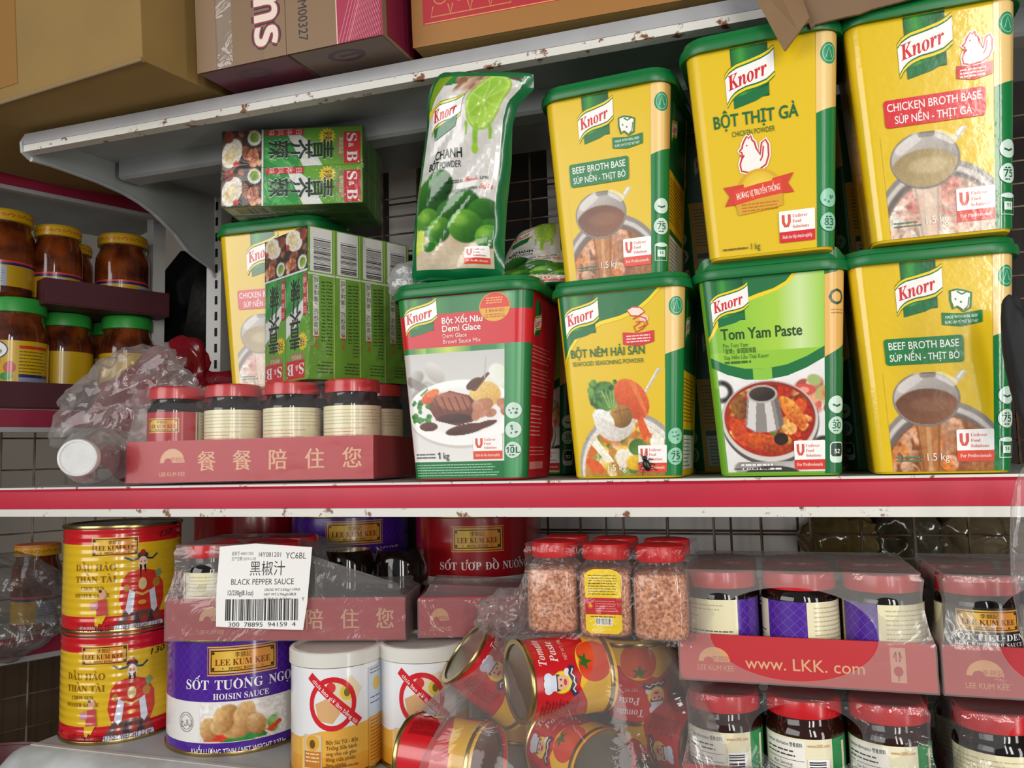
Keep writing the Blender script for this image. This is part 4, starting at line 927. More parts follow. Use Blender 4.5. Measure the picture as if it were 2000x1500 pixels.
# ------------------------------------------------------------------ materials
M_PRINT = mat('printed_tub', attr=True, rough=0.32, coat=0.08, bump=0.06, bscale=70)
M_PRINTG = mat('printed_gloss', attr=True, rough=0.22, coat=0.55, bump=0.10, bscale=110)
M_CAN = mat('printed_can', attr=True, rough=0.22, coat=0.5, bump=0.05, bscale=20)
M_CANRIB = mat('printed_can_ribbed', attr=True, rough=0.22, coat=0.5, bump=0.35, bscale=32, bump_axis='rib')
M_PAPER = mat('printed_paper', attr=True, rough=0.6)
M_LABEL = mat('printed_jar_label', attr=True, rough=0.3, coat=0.3)
M_POUCH = mat('printed_pouch', attr=True, rough=0.22, coat=0.6, bump=0.5, bscale=28)
M_CARD = mat('printed_card', attr=True, rough=0.45, coat=0.15)
M_GREEN = mat('green_plastic', '#0b6f35', rough=0.35)
M_TUBW = mat('white_tub', '#e9e6dc', rough=0.4)
M_RIM = mat('tin_rim', '#b7a06a', rough=0.25, metal=1.0)
M_TIN = mat('tin_end', '#8b8b84', rough=0.28, metal=1.0)
M_TINDARK = mat('tin_end_dark', '#77776f', rough=0.35, metal=1.0)
M_SAUCE = mat('dark_sauce_glass', '#140d0b', rough=0.06, spec=0.6)
M_BROWN = mat('brown_sauce_glass', '#2a110a', rough=0.06, spec=0.6)
M_REDLID = mat('red_lid', '#c4161f', rough=0.28, coat=0.3)
M_REDTRAY = mat('red_card', '#b0222c', rough=0.55, vary=0.12, vscale=30)
M_TRAYIN = mat('tray_inside', '#8d6a4c', rough=0.8)
M_STEEL = mat('grey_shelf_steel', '#b6bbbc', rough=0.42, vary=0.12, vscale=14, bump=0.05, bscale=60)
M_LIPG = mat('shelf_lip_grey', '#a9a9ab', rough=0.38, vary=0.16, vscale=10)
M_LIPW = mat('shelf_lip_white', '#dcdad2', rough=0.4, spots=0.43, spot_color='#7c4a24', sscale=34)
M_REDRAIL = mat('red_price_rail', '#c01a39', rough=0.42, vary=0.1, vscale=9)
M_WIRE = mat('wire_steel', '#857b6c', rough=0.5, metal=0.4, c2='#5b3a22', vscale=22)
M_KRAFT = mat('kraft_board', '#94763f', rough=0.75, vary=0.12, vscale=7, bump=0.05, bscale=120)
M_KRAFTD = mat('kraft_board_brown', '#80654a', rough=0.75, vary=0.14, vscale=8, bump=0.05, bscale=120)
M_TAPE = mat('brown_tape', '#9b7440', rough=0.12, coat=0.6, bump=0.3, bscale=24)
M_MAROON = mat('maroon_card', '#4a1420', rough=0.6, vary=0.15, vscale=12)
M_BLACK = mat('black_plastic', '#0c0c0e', rough=0.25, bump=0.4, bscale=30)
M_FILM = film_mat('shrink_film', haze=0.18, gloss=0.04, rough=0.14, bump=0.7, bscale=13, haze_color='#e2e0da', edge=0.3)
M_FILMC = film_mat('clear_film', haze=0.012, gloss=0.006, rough=0.07, bump=0.5, bscale=14, edge=0.15, fres=.10)
M_BAG = film_mat('clear_bag', haze=0.09, gloss=0.03, rough=0.08, bump=0.7, bscale=14, edge=0.3, haze_color='#cfc9c6')
M_DUSTY = film_mat('dusty_film', haze=0.28, gloss=0.05, rough=0.15, bump=0.8, bscale=20, haze_color='#8a8684')
M_REDBAG = film_mat('red_bag_film', tint='#d06070', haze=0.38, gloss=0.05, rough=0.15, bump=1.0, bscale=18, haze_color='#a01c30')
M_CLEAR = film_mat('clear_plastic_shell', haze=0.02, gloss=0.04, rough=0.04, bump=0.1, bscale=20, edge=0.22)
M_BOTTLE = film_mat('bottle_plastic', haze=0.05, gloss=0.07, rough=0.05, bump=0.3, bscale=20, edge=0.55)
M_FLAKE = mat('chilli_salt', '#efae86', rough=0.7, c2='#a3603c', vscale=330, bump=0.6, bscale=420)
M_WHITECAP = mat('white_cap', '#e6e7e6', rough=0.45, vary=0.08, vscale=60)

# ------------------------------------------------------------------ makers
TW, TD, TR, TH, TS = 0.140, 0.128, 0.014, 0.200, 0.815
def tub_map(u, v):
    half = TW / 2 - TR; arc = TR * PI / 2; side = TD - 2 * TR
    au = np.abs(u); sg = np.sign(u)
    x = np.zeros_like(u); y = np.zeros_like(u)
    m = au <= half; x[m] = au[m]; y[m] = -TD / 2
    m = (au > half) & (au <= half + arc); t = (au[m] - half) / TR; x[m] = half + TR * np.sin(t); y[m] = -TD / 2 + TR - TR * np.cos(t)
    m = (au > half + arc) & (au <= half + arc + side); x[m] = TW / 2; y[m] = -TD / 2 + TR + (au[m] - half - arc)
    m = au > half + arc + side; t = np.clip((au[m] - half - arc - side) / TR, 0, PI / 2); x[m] = TW / 2 - TR + TR * np.cos(t); y[m] = TD / 2 - TR + TR * np.sin(t)
    s = 1 + (TS - 1) * (v / TH) * (1.0 / 0.98)
    return np.stack([x * s * np.where(sg == 0, 1, sg), y * s, TH - v - 0.002], 1)
_half = TW * 500 - TR * 1000; _arc = TR * 1000 * PI / 2
TUB_CUTS = [s * (_half + _arc * k / 6) for k in range(7) for s in (-1, 1)]
LID_LOOPS = None
def tub(name, label, art, loc, rz=0.0, scale=(1, 1, 1), group=None, gloss=False, body='#ddb80f'):
    t = thing(name, label, 'tub', loc, rz, group); t.scale = scale
    L = [[(x, y, z) for x, y in rect_loop(TW * s, TD * s, TR * s, 6)] for s, z in ((TS * .97, 0), (TS, 0.003), (1.0, TH - .002), (1.0, TH))]
    tb = obj('tub_body', loft_me('tub_body', L), mat('tub_wall_' + body[1:], body, rough=0.35), t)
    L = []
    for w, z in ((TW + .003, TH - .001), (TW + .014, TH - .002), (TW + .017, TH + .002), (TW + .015, TH + .007), (TW + .010, TH + .0085), (TW + .008, TH + .0135), (TW + .003, TH + .0142), (TW - .006, TH + .0142), (TW - .009, TH + .0115)):
        d = w - TW; L.append([(x, y, z) for x, y in rect_loop(w, TD + d, TR + .008 + d / 2, 6)])
    obj('lid', loft_me('lid', L), M_GREEN, t)
    print_on('printed_label', art, tub_map, M_PRINTG if gloss else M_PRINT, tb, TUB_CUTS)
    return t

def can_body(r, h, m, parent, name='can_body', rim=M_RIM):
    body = obj(name, lathe_me(name, [(r * .99, 0.002), (r, .004), (r, h - .004), (r * .99, h - .002)], 56), m, parent)
    b = 0.0016
    obj('rim', lathe_me('rim', [(r - .004, 0), (r + b, 0), (r + b * 1.3, .002), (r + b, .0042), (r, .005)], 56, False), rim, parent)
    obj('rim', lathe_me('rim', [(r, h - .005), (r + b, h - .0042), (r + b * 1.3, h - .002), (r + b, h), (r - .003, h), (r - .004, h - .004), (0.0001, h - .004)], 56, False), rim, parent)
    return body
def can(name, label, art, r, h, loc, rz, m, ascale=1.0, group=None, cat='can', rot=None, vscale=1.0):
    t = thing(name, label, cat, loc, rz, group, rot)
    cb = can_body(r, h, mat('can_wall', '#9a9686', rough=0.3, metal=1.0), t)
    f = cyl_map(r, h - .004)
    W = PI * r / ascale * 1000
    print_on('printed_label', art, lambda u, v: f(u * ascale, v * vscale), m, cb, [W * k / 28 for k in range(-28, 29)], scale=0.001)
    return t

JARS = {}
def jar_make(kind, H, label, loc, rz, group, mglass=None, lh=62, ltop=None):
    """sauce jar: dark glass body with paper label and red twist lid"""
    t = thing('sauce_jar', label, 'jar', loc, rz, group)
    r = 0.0365; ltop = ltop or H - .034
    prof = [(r * .86, 0), (r * .97, .003), (r, .008), (r, ltop + .001), (r * .985, ltop + .005), (r * .91, ltop + .0095), (r * .87, ltop + .013), (r * .87, H - .0115)]
    gb = obj('glass_body', lathe_me('glass_body', prof, 44), mglass or M_SAUCE, t)
    z = H - .0165
    obj('lid', lathe_me('lid', [(r * .9, z), (r * .955, z), (r * .96, z + .003), (r * .945, z + .013), (r * .93, z + .0155), (r * .85, z + .0165), (r * .8, z + .0158)], 44), M_REDLID, t)
    f = cyl_map(r, ltop); k = PI * r * 1000 / 104
    print_on('paper_label', art_jar(kind), lambda u, v: f(u * k, v), M_LABEL, gb, [104 * q / 22 for q in range(-22, 23)])
    return t
def jar(kind, H, label, loc, rz=0.0, group=None, **kw):
    key = (kind, H)
    if key in JARS: return dup(JARS[key], loc, rz, label, group)
    JARS[key] = jar_make(kind, H, label, loc, rz, group, **kw); return JARS[key]

def tray(label, W, D, th, loc, rz, art, group=None, tl=0.0):
    t = thing('cardboard_tray', label, 'tray', loc, rz, group)
    bm = box_bm(0, W, 0, D, 0, .002)
    for a in ((0, W, 0, .0025), (0, W, D - .0025, D)): box_bm(a[0], a[1], a[2], a[3], .001, th, 0, 1, bm)
    for a in ((0, .0025), (W - .0025, W)): box_bm(a[0], a[1], .001, D - .001, .001, th, 0, 1, bm)
    tb = obj('tray_body', bm, M_REDTRAY, t)
    s = W * 1000 / (307 if art == 'text' else 228)
    print_on('printed_front', art_tray(art), plane_map((0, 0, th), (s, 0, 0), (0, 0, th / .047)), M_CARD, tb)
    return t

def film_me(W, D, th, H, inset, hole=None, hfun=None, seed=1, amp=.0012, nf=64, ns=18, nv=26, mrg=.0012, top=True):
    """shrink film pulled round a tray and the jars that stand in it; hole = (cx, cz, rx, rz) where the sleeve stays open in front"""
    P = []
    for k in range(nf): P.append((W * k / nf, 0, 0, 1))
    for k in range(ns): P.append((W, D * k / ns, 1, 0))
    for k in range(nf // 2): P.append((W - W * k / (nf // 2), D, 0, -1))
    for k in range(ns): P.append((0, D - D * k / ns, -1, 0))
    n = len(P); V = []; F = []
    for j in range(nv + 1):
        t = j / nv; z = H * t
        q = 0 if z <= th else ((z - th) / (H - th))
        ins = -mrg + inset * (q ** .6 if q > 0 else 0) + (.004 * math.sin(PI * q) if q > 0 else 0)
        if t > .95: ins += .003
        for i, (x, y, sx, sy) in enumerate(P):
            X = W / 2 + (x - W / 2) * (1 - 2 * ins / W); Y = D / 2 + (y - D / 2) * (1 - 2 * ins / D)
            hz = hfun(x / W, y / D) if hfun else 1.0
            zz = z if z <= th else th + (z - th) * hz
            w = (fbm(np.array([x * 60 + y * 43]), np.array([z * 60]), seed)[0] - .5) * 2 * amp * (1 if z > th else .35)
            V.append([X - (sx * -w), Y - abs(w) * sy * .6 if sy else Y, zz])
    for j in range(nv):
        for i in range(n):
            i2 = (i + 1) % n; F.append((j * n + i, j * n + i2, (j + 1) * n + i2, (j + 1) * n + i))
    if hole:
        cx, cz, rx, rz_ = hole
        d = lambda v: math.hypot((v[0] - cx) / rx, (v[2] - cz) / rz_)
        front = lambda f: all(V[q][1] < D * .3 for q in f)
        cut = [f for f in F if front(f) and sum(d(V[q]) for q in f) / 4 < 1]; gone = set(cut)
        F = [f for f in F if f not in gone]
        used = set(q for f in F for q in f) & set(q for f in cut for q in f)
        for q in used:
            if V[q][1] < D * .3:
                k = d(V[q]); V[q][0] = cx + (V[q][0] - cx) / k; V[q][2] = cz + (V[q][2] - cz) / k
    if top:
        # gently sagging top sheet
        base = len(V); last = [V[nv * n + i] for i in range(n)]
        cx = sum(p[0] for p in last) / n; cy = sum(p[1] for p in last) / n; cz = sum(p[2] for p in last) / n
        prev = [nv * n + i for i in range(n)]
        for r in (.7, .4):
            cur = []
            for p in last: V.append([cx + (p[0] - cx) * r, cy + (p[1] - cy) * r, p[2] - .0015]); cur.append(len(V) - 1)
            for i in range(n): F.append((prev[i], prev[(i + 1) % n], cur[(i + 1) % n], cur[i]))
            prev = cur
        V.append([cx, cy, cz - .002])
        for i in range(n): F.append((prev[i], prev[(i + 1) % n], len(V) - 1))
    used = sorted(set(q for f in F for q in f)); rm = {q: k for k, q in enumerate(used)}
    return pydata('film', [V[q] for q in used], [tuple(rm[q] for q in f) for f in F], True, 60)

from mathutils import noise as mnoise
def crumple_me(name, radii, amp=.25, freq=2.2, seed=0, sub=5, flat=None, power=1.0):
    bm = bmesh.new(); bmesh.ops.create_icosphere(bm, subdivisions=sub, radius=1)
    off = Vector((seed * 7.3, seed * 3.1, seed * 5.7))
    for v in bm.verts:
        d = v.co.normalized(); n = mnoise.fractal(d * freq + off, 1.3, 2.0, 3); r_ = 1 - abs(mnoise.noise(d * freq * 1.3 + off))
        k = 1 + amp * (n * .8 + (r_ - .6) * .7)
        v.co = Vector((d.x * radii[0] * k, d.y * radii[1] * k, d.z * radii[2] * k))
        if flat is not None and v.co.z < flat: v.co.z = flat + (v.co.z - flat) * .05
    me = bpy.data.meshes.new(name); bm.to_mesh(me); bm.free(); smooth(me, 50); return me

_WAS = {}
def wasabi(label, loc, rot, group):
    if 'p' in _WAS: return dup(_WAS['p'], loc, None, label, group, rot=rot)
    t = thing('seasoning_box', label, 'box', loc, 0, group, rot)
    w, d, h = .054, .0395, .197
    o = box('carton', -w / 2, w / 2, -d / 2, d / 2, -h / 2, h / 2, mat('green_card', '#5f9a2c', rough=0.4), t, .0008, 1); pt = t; t = o
    k = h * 1000 / 185
    print_on('printed_front', art_wasabi(), plane_map((-w / 2, -d / 2, h / 2), (w / .050, 0, 0), (0, 0, h / .185)), M_CARD, t)
    a = art_wasabi_side()
    print_on('printed_side', a, plane_map((w / 2, -d / 2, h / 2), (0, d / .038, 0), (0, 0, h / .185)), M_CARD, t)
    print_on('printed_side', a, plane_map((-w / 2, d / 2, h / 2), (0, -d / .038, 0), (0, 0, h / .185)), M_CARD, t)
    _WAS['p'] = pt; return pt

def carton(label, W, D, H, loc, rot, m, seam=True, front=None, flap_m=None, name='cardboard_carton'):
    """cardboard carton, origin at its lower front left corner"""
    t = thing(name, label, 'carton', loc, 0, None, rot)
    box('board_body', 0, W, 0, D, 0, H, m, t, .0025, 2)
    return t
# ------------------------------------------------------------------ room
struct(box('floor', -3, 3, -6, 3, -1.3, -1.25, mat('floor_concrete', '#77726c', rough=0.7, vary=0.2, vscale=3)))
struct(box('ceiling', -3, 3, -2.2, 3, 1.75, 1.8, mat('ceiling_paint', '#8f8d88', rough=0.8)))
struct(box('wall_back', -3, 3, 0.78, 0.83, -1.25, 1.75, mat('back_wall_paint', '#a59c92', rough=0.8, vary=0.15, vscale=3)))
struct(box('wall_left', -1.75, -1.70, -1.2, 0.78, -1.25, 1.75, mat('left_wall_paint', '#6d6863', rough=0.8)))
struct(box('wall_right', 1.95, 2.0, -1.2, 0.78, -1.25, 1.75, mat('left_wall_paint')))

def tile_mat():
    m = bpy.data.materials.new('white_wall_tiles'); m.use_nodes = True; nt = m.node_tree; N = nt.nodes; L = nt.links
    b = N.new('ShaderNodeTexBrick'); b.offset = 0; b.inputs['Color1'].default_value = (*lin('#dedad6'), 1); b.inputs['Color2'].default_value = (*lin('#d8d3cf'), 1); b.inputs['Mortar'].default_value = (*lin('#5a4a3c'), 1)
    b.inputs['Scale'].default_value = 1; b.inputs['Mortar Size'].default_value = .002; b.inputs['Brick Width'].default_value = .1; b.inputs['Row Height'].default_value = .1
    tc = N.new('ShaderNodeTexCoord'); mp = N.new('ShaderNodeMapping'); mp.inputs['Rotation'].default_value = (PI / 2, 0, 0)
    L.new(tc.outputs['Object'], mp.inputs['Vector']); L.new(mp.outputs['Vector'], b.inputs['Vector'])
    p = N['Principled BSDF']; L.new(b.outputs['Color'], p.inputs['Base Color']); p.inputs['Roughness'].default_value = .25
    return m
T_ = tile_mat()
M_DARKB = mat('dark_backing', '#3a3533', rough=0.8, vary=0.2, vscale=6)
def wallpatch(n, x0, x1, z0, z1, m, y=.50): struct(box('trim_%d' % n, x0, x1, y, y + .012, z0, z1, m))
wallpatch(1, -.80, .9, -.9, .72, M_DARKB, .535)
wallpatch(2, -.33, .322, -.62, -.07, T_); wallpatch(3, -.392, -.336, .40, .58, T_); wallpatch(4, -.084, .60, .43, .58, T_)

# wire mesh behind the shelves
bm = bmesh.new()
for i in range(-10, 10):
    x = .1785 + .0685 * i
    if -.70 < x < .8: tube_bm([(x, .43, -.75), (x, .43, .7)], .0021, 6, bm)
for k in range(-18, 20):
    z = -.131 + .0325 * k
    if -.72 < z < .7: tube_bm([(-.70, .4335, z), (.8, .4335, z)], .0016, 6, bm)
tag(obj('wire_mesh_panel', bm, M_WIRE), 'rusty wire mesh panel standing behind the whole shelf unit', 'wire mesh')

# ------------------------------------------------------------------ shelf unit
def shelf_up():
    t = thing('shelf_board', 'bare grey metal shelf with white lower edge carrying the cardboard cartons at the top', 'shelf', (0, 0, 0))
    prof = [(.0, .4735), (-.0012, .480), (.0, .489), (.004, .4915), (.02, .4985), (.40, .525), (.40, .5225), (.02, .496), (.012, .490), (.008, .4735)]
    obj('deck', prism_me('deck', prof, 'x', -.704, .80), M_STEEL, t)
    obj('front_lip', prism_me('front_lip', [(-.003, .4645), (-.003, .474), (.001, .475), (.012, .475), (.012, .4645)], 'x', -.7035, .80), M_LIPW, t)
    obj('front_face', prism_me('front_face', [(-.003, .4745), (-.0045, .482), (-.002, .4905), (.004, .4925), (.006, .49), (.006, .4745)], 'x', -.7035, .80), M_LIPG, t)
    obj('stiffener', prism_me('stiffener', [(.152, .513), (.152, .478), (.158, .475), (.196, .479), (.2, .515)], 'x', -.688, .79), M_STEEL, t)
    br = [(-.004, .4635), (-.006, .478), (.0, .489), (.02, .4965), (.40, .5235), (.402, .37), (.392, .385), (.345, .397), (.325, .404), (.293, .426), (.243, .448), (.209, .457), (.176, .462), (.124, .464), (.041, .461), (.008, .4575)]
    me = prism_me('bracket', br, 'x', -.7075, -.7035); obj('bracket', me, M_STEEL, t)
    obj('bracket_flange', tube_bm([(-.702, y, z) for y, z in ((.008, .4575), (.041, .461), (.124, .464), (.176, .462), (.209, .457), (.243, .448), (.293, .426), (.325, .404), (.345, .397), (.392, .385))], .0035, 8), M_STEEL, t)
    return t
shelf_up()
def shelf_mid():
    t = thing('shelf_board', 'grey metal shelf with wide crimson front rail under the row of yellow and green tubs', 'shelf', (0, 0, 0))
    obj('deck', prism_me('deck', [(.002, -.004), (.002, -.0005), (.40, -.0005), (.40, -.03), (.395, -.03), (.395, -.004)], 'x', -.753, .80), M_STEEL, t)
    obj('front_rail', prism_me('front_rail', [(.0, -.003), (-.0035, -.006), (-.004, -.016), (-.0025, -.0285), (.003, -.0285), (.003, -.003)], 'x', -.753, .80), M_REDRAIL, t)
    obj('top_edge', prism_me('top_edge', [(-.0015, -.003), (-.0015, -.0006), (.003, -.0004), (.003, -.003)], 'x', -.753, .80), M_LIPW, t)
    obj('front_lip', prism_me('front_lip', [(-.005, -.0385), (-.005, -.029), (-.002, -.0287), (.012, -.0287), (.012, -.0385)], 'x', -.753, .80), M_LIPW, t)
    return t
shelf_mid()
def shelf_low():
    t = thing('shelf_board', 'dusty pale grey shelf with rounded left end under the stacked tins', 'shelf', (0, 0, 0))
    obj('deck', prism_me('deck', [(.0, -.336), (.0, -.332), (.42, -.332), (.42, -.336)], 'x', -.665, .80), M_STEEL, t)
    prof = [(.002, -.331), (-.010, -.3335), (-.026, -.346), (-.030, -.362), (-.030, -.39), (.002, -.39)]
    L = []
    for x, k in ((-.700, .35), (-.697, .6), (-.690, .8), (-.680, .93), (-.664, 1.0), (.80, 1.0)):
        L.append([(x, .002 + (y - .002) * (.6 + .4 * k), -.39 + (z + .39) * k) for y, z in prof])
    me = loft_me('front_lip', L); bm = bmesh.new(); bm.from_mesh(me); bmesh.ops.recalc_face_normals(bm, faces=bm.faces); bm.to_mesh(me); bm.free()
    obj('front_lip', me, mat('shelf_lip_dusty', '#c9cdcd', rough=0.4, c2='#a9abab', vscale=16), t)
    obj('price_channel', prism_me('price_channel', [(.001, -.3325), (.001, -.3300), (.006, -.3296), (.006, -.3325)], 'x', -.664, .80), mat('pale_edge', '#b9b5ae', rough=0.5), t)
    return t
shelf_low()
t = thing('shelf_upright', 'slotted white steel post behind the left end of the shelf unit', 'post', (-.708, .405, 0))
bm = box_bm(-.016, .016, 0, .03, -1.2, .56); obj('post', bm, mat('post_white', '#c9c9c6', rough=0.4), t)
bm = bmesh.new()
for k in range(30): box_bm(.003, .0085, -.0006, .001, .50 - k * .03, .516 - k * .03, 0, 1, bm)
obj('slots', bm, mat('slot_dark', '#0a0a0a', rough=0.9), t)['kind'] = 'stuff'

# ------------------------------------------------------------------ tubs on the middle shelf
A_BEEF, A_CHB, A_CHP, A_SEA, A_TOM, A_DEMI = art_beef(), art_chicken_broth(), art_chicken_powder(), art_seafood(), art_tomyam(), art_demi()
G1 = 'seasoning tubs in the front of the middle shelf'
tub('seasoning_tub', 'red and green tub with a steak dinner picture, standing below the lime powder bag', A_DEMI, (-.0575, .0735, .0005), 0, (1.16, 1.1, 1.05), G1, body='#b81c28')
tub('seasoning_tub', 'yellow tub with a ladle of seafood and vegetables, standing on the crimson railed shelf', A_SEA, (.124, .0625, .0005), R_(-3), (.98, 1, .985), G1)
tub('seasoning_tub', 'lime green tub with a steaming red hotpot picture', A_TOM, (.2755, .0625, .0005), R_(-2), (.99, 1, 1.0), G1, body='#7fb52c')
tub('seasoning_tub', 'shiny yellow tub with a broth ladle and green panel, standing on the shelf itself', A_BEEF, (.419, .0625, .0005), R_(-2), (1.0, 1, 1.005), G1, gloss=True)
tub('seasoning_tub', 'yellow tub with a broth ladle and green panel, stacked on the seafood tub', A_BEEF, (.119, .0645, .2125), R_(-4.5), (.99, 1, 1.02), G1)
tub('seasoning_tub', 'yellow tub with a red outlined white hen, stacked on the lime green tub', A_CHP, (.278, .0325, .2155), R_(-3), (1.02, 1, 1.05), G1)
tub('seasoning_tub', 'shiny yellow tub with a broth ladle under a red panel, topmost beside the hen tub', A_CHB, (.4265, .0325, .2165), R_(-1.5), (1.02, 1, 1.05), G1, gloss=True)
G2 = 'seasoning tubs in the second row of the middle shelf'
tub('seasoning_tub', 'yellow tub with the red panel half hidden behind the standing green seasoning boxes', A_CHB, (-.418, .214, .1325), R_(2), (1.16, 1.05, 1.14), G2, gloss=True)
tub('seasoning_tub', 'tub turned sideways in the gap behind the ladle of seafood tub', A_SEA, (.2315, .218, .0005), R_(-90), (1, 1, 1), G2)
tub('seasoning_tub', 'upper sideways tub in the gap between the green panel tub and the hen tub', A_BEEF, (.2315, .215, .2155), R_(-90), (1, 1, 1), G2)
tub('seasoning_tub', 'pale green tub turned sideways in the gap behind the hotpot tub', A_TOM, (.404, .218, .0005), R_(-90), (1, 1, 1), G2, body='#5f9a2c')
tub('seasoning_tub', 'upper sideways tub in the gap between the hen tub and the red panel tub', A_CHP, (.408, .205, .2155), R_(-90), (1, 1, 1), G2)
tub('seasoning_tub', 'dark green tub mostly hidden in the gap beside the steak dinner tub', A_TOM, (-.036, .232, .0005), 0, (1, 1, 1), G2, body='#1d5a34')

# small black insect on the front of the seafood tub
bm = bmesh.new()
for c, r in (((0, 0, 0), (.0045, .003, .0075)), ((.0005, -.0003, .0085), (.003, .0022, .003))):
    g = bmesh.ops.create_uvsphere(bm, u_segments=14, v_segments=10, radius=1)
    for v in g['verts']: v.co = Vector((v.co.x * r[0] + c[0], v.co.y * r[1] + c[1], v.co.z * r[2] + c[2]))
for s in (-1, 1):
    for k in range(3): tube_bm([(s * .002, 0, .004 - k * .004), (s * .0065, -.0012, .006 - k * .0055), (s * .009, .001, .004 - k * .007)], .0005, 5, bm)
    tube_bm([(s * .001, 0, .011), (s * .004, -.001, .016)], .0003, 5, bm)
o = obj('insect', bm, mat('insect_shell', '#140f0d', rough=0.3)); smooth(o.data)
tag(o, 'small black insect clinging to the front of the seafood tub', 'insect', None, (.1445, .0045, .0135), (0, R_(-18), 0)); o.scale = (.85, .85, .85)

# ------------------------------------------------------------------ tray of jars at the left of the middle shelf
def on(o, rz, x, y):
    c, s = math.cos(rz), math.sin(rz); return (o[0] + c * x - s * y, o[1] + s * x + c * y)
TO = (-.5285, .012); TRZ = R_(7); W = .337
tray('red card tray printed with pale characters, holding four front jars, on the middle shelf', W, .172, .053, (TO[0], TO[1], .003), TRZ, 'text')
names = {0: 'red lidded sauce jar with crimson label front, first in the middle shelf tray', 1: 'red lidded sauce jar with cream small print label, second in the middle shelf tray',
         2: 'red lidded sauce jar third in the middle shelf tray, below the standing green boxes', 3: 'red lidded sauce jar at the tray end beside the steak dinner tub'}
rots = (38, 62, 70, 64)
for i in range(4):
    x, y = on(TO, TRZ, .0435 + .0835 * i, .0415)
    jar('barbecue' if i == 0 else 'back', .1225, names[i], (x, y, .0055), R_(rots[i] - 20 if i == 0 else rots[i] - 30), 'sauce jars in the middle shelf tray')
for i in range(4):
    x, y = on(TO, TRZ, .0435 + .0835 * i, .128)
    jar('back', .1225, 'red lidded sauce jar standing in the back row of the middle shelf tray', (x, y, .0055), R_(20), 'back row jars of the middle shelf tray')
fm = obj('shrink_wrap', film_me(W, .172, .053, .1235, .003, seed=3), M_FILMC)
tag(fm, 'clear shrink film round the jar tray on the middle shelf', 'plastic film', None, (TO[0], TO[1], .0015), (0, 0, TRZ))

# green seasoning boxes: a standing bundle and a lying pack
BX, BY, BR = -.281, .047, R_(-27)
GB = 'green boxes standing in a bundle on the jar lids'
for j in range(4):
    for i in range(2):
        x, y = on((BX, BY), BR, -.0275 - .055 * i, .02 + .0402 * j)
        lab = ('front right green seasoning box of the standing bundle', 'front left green seasoning box of the standing bundle')[i] if j == 0 else (('second', 'third', 'fourth')[j - 1] + ' barcoded green box back from the standing bundle corner' if i == 0 else 'green seasoning box hidden in the left rear of the standing bundle')
        wasabi(lab, (x, y, .129 + .0985), (0, PI, BR), GB if not (i and j) else 'rear boxes of the standing bundle')
UX, UY, UR = -.440, .083, R_(15)
for j in range(3):
    for i in range(2):
        x, y = on((UX, UY), UR, .0985, .02 + .0402 * j)
        lab = ('lower green box lying on its side in the pack under the grey shelf', 'upper green box lying on its side in the pack under the grey shelf')[i] if j == 0 else 'green box lying behind the front two of the sideways pack'
        wasabi(lab, (x, y, .3785 + .027 + .0545 * i), (0, PI / 2, UR), 'green boxes lying on the half hidden tub' if j == 0 else 'rear boxes of the lying pack')
w = obj('shrink_wrap', box_bm(-.003, .200, -.002, .1235, -.0012, .1105, .004, 2), film_mat('glossy_wrap', haze=0.01, gloss=0.03, rough=0.05, bump=1.0, bscale=34, edge=0.12)); smooth(w.data, 40)
tag(w, 'glossy clear wrap round the lying pack of green boxes', 'plastic film', None, (UX, UY, .3785), (0, 0, UR))
w = obj('shrink_wrap', box_bm(-.1115, .0015, -.0015, .1625, -.0008, .1985, .004, 2), MATS['glossy_wrap']); smooth(w.data, 40)
tag(w, 'clear wrap round the standing bundle of green boxes', 'plastic film', None, (BX, BY, .129), (0, 0, BR))

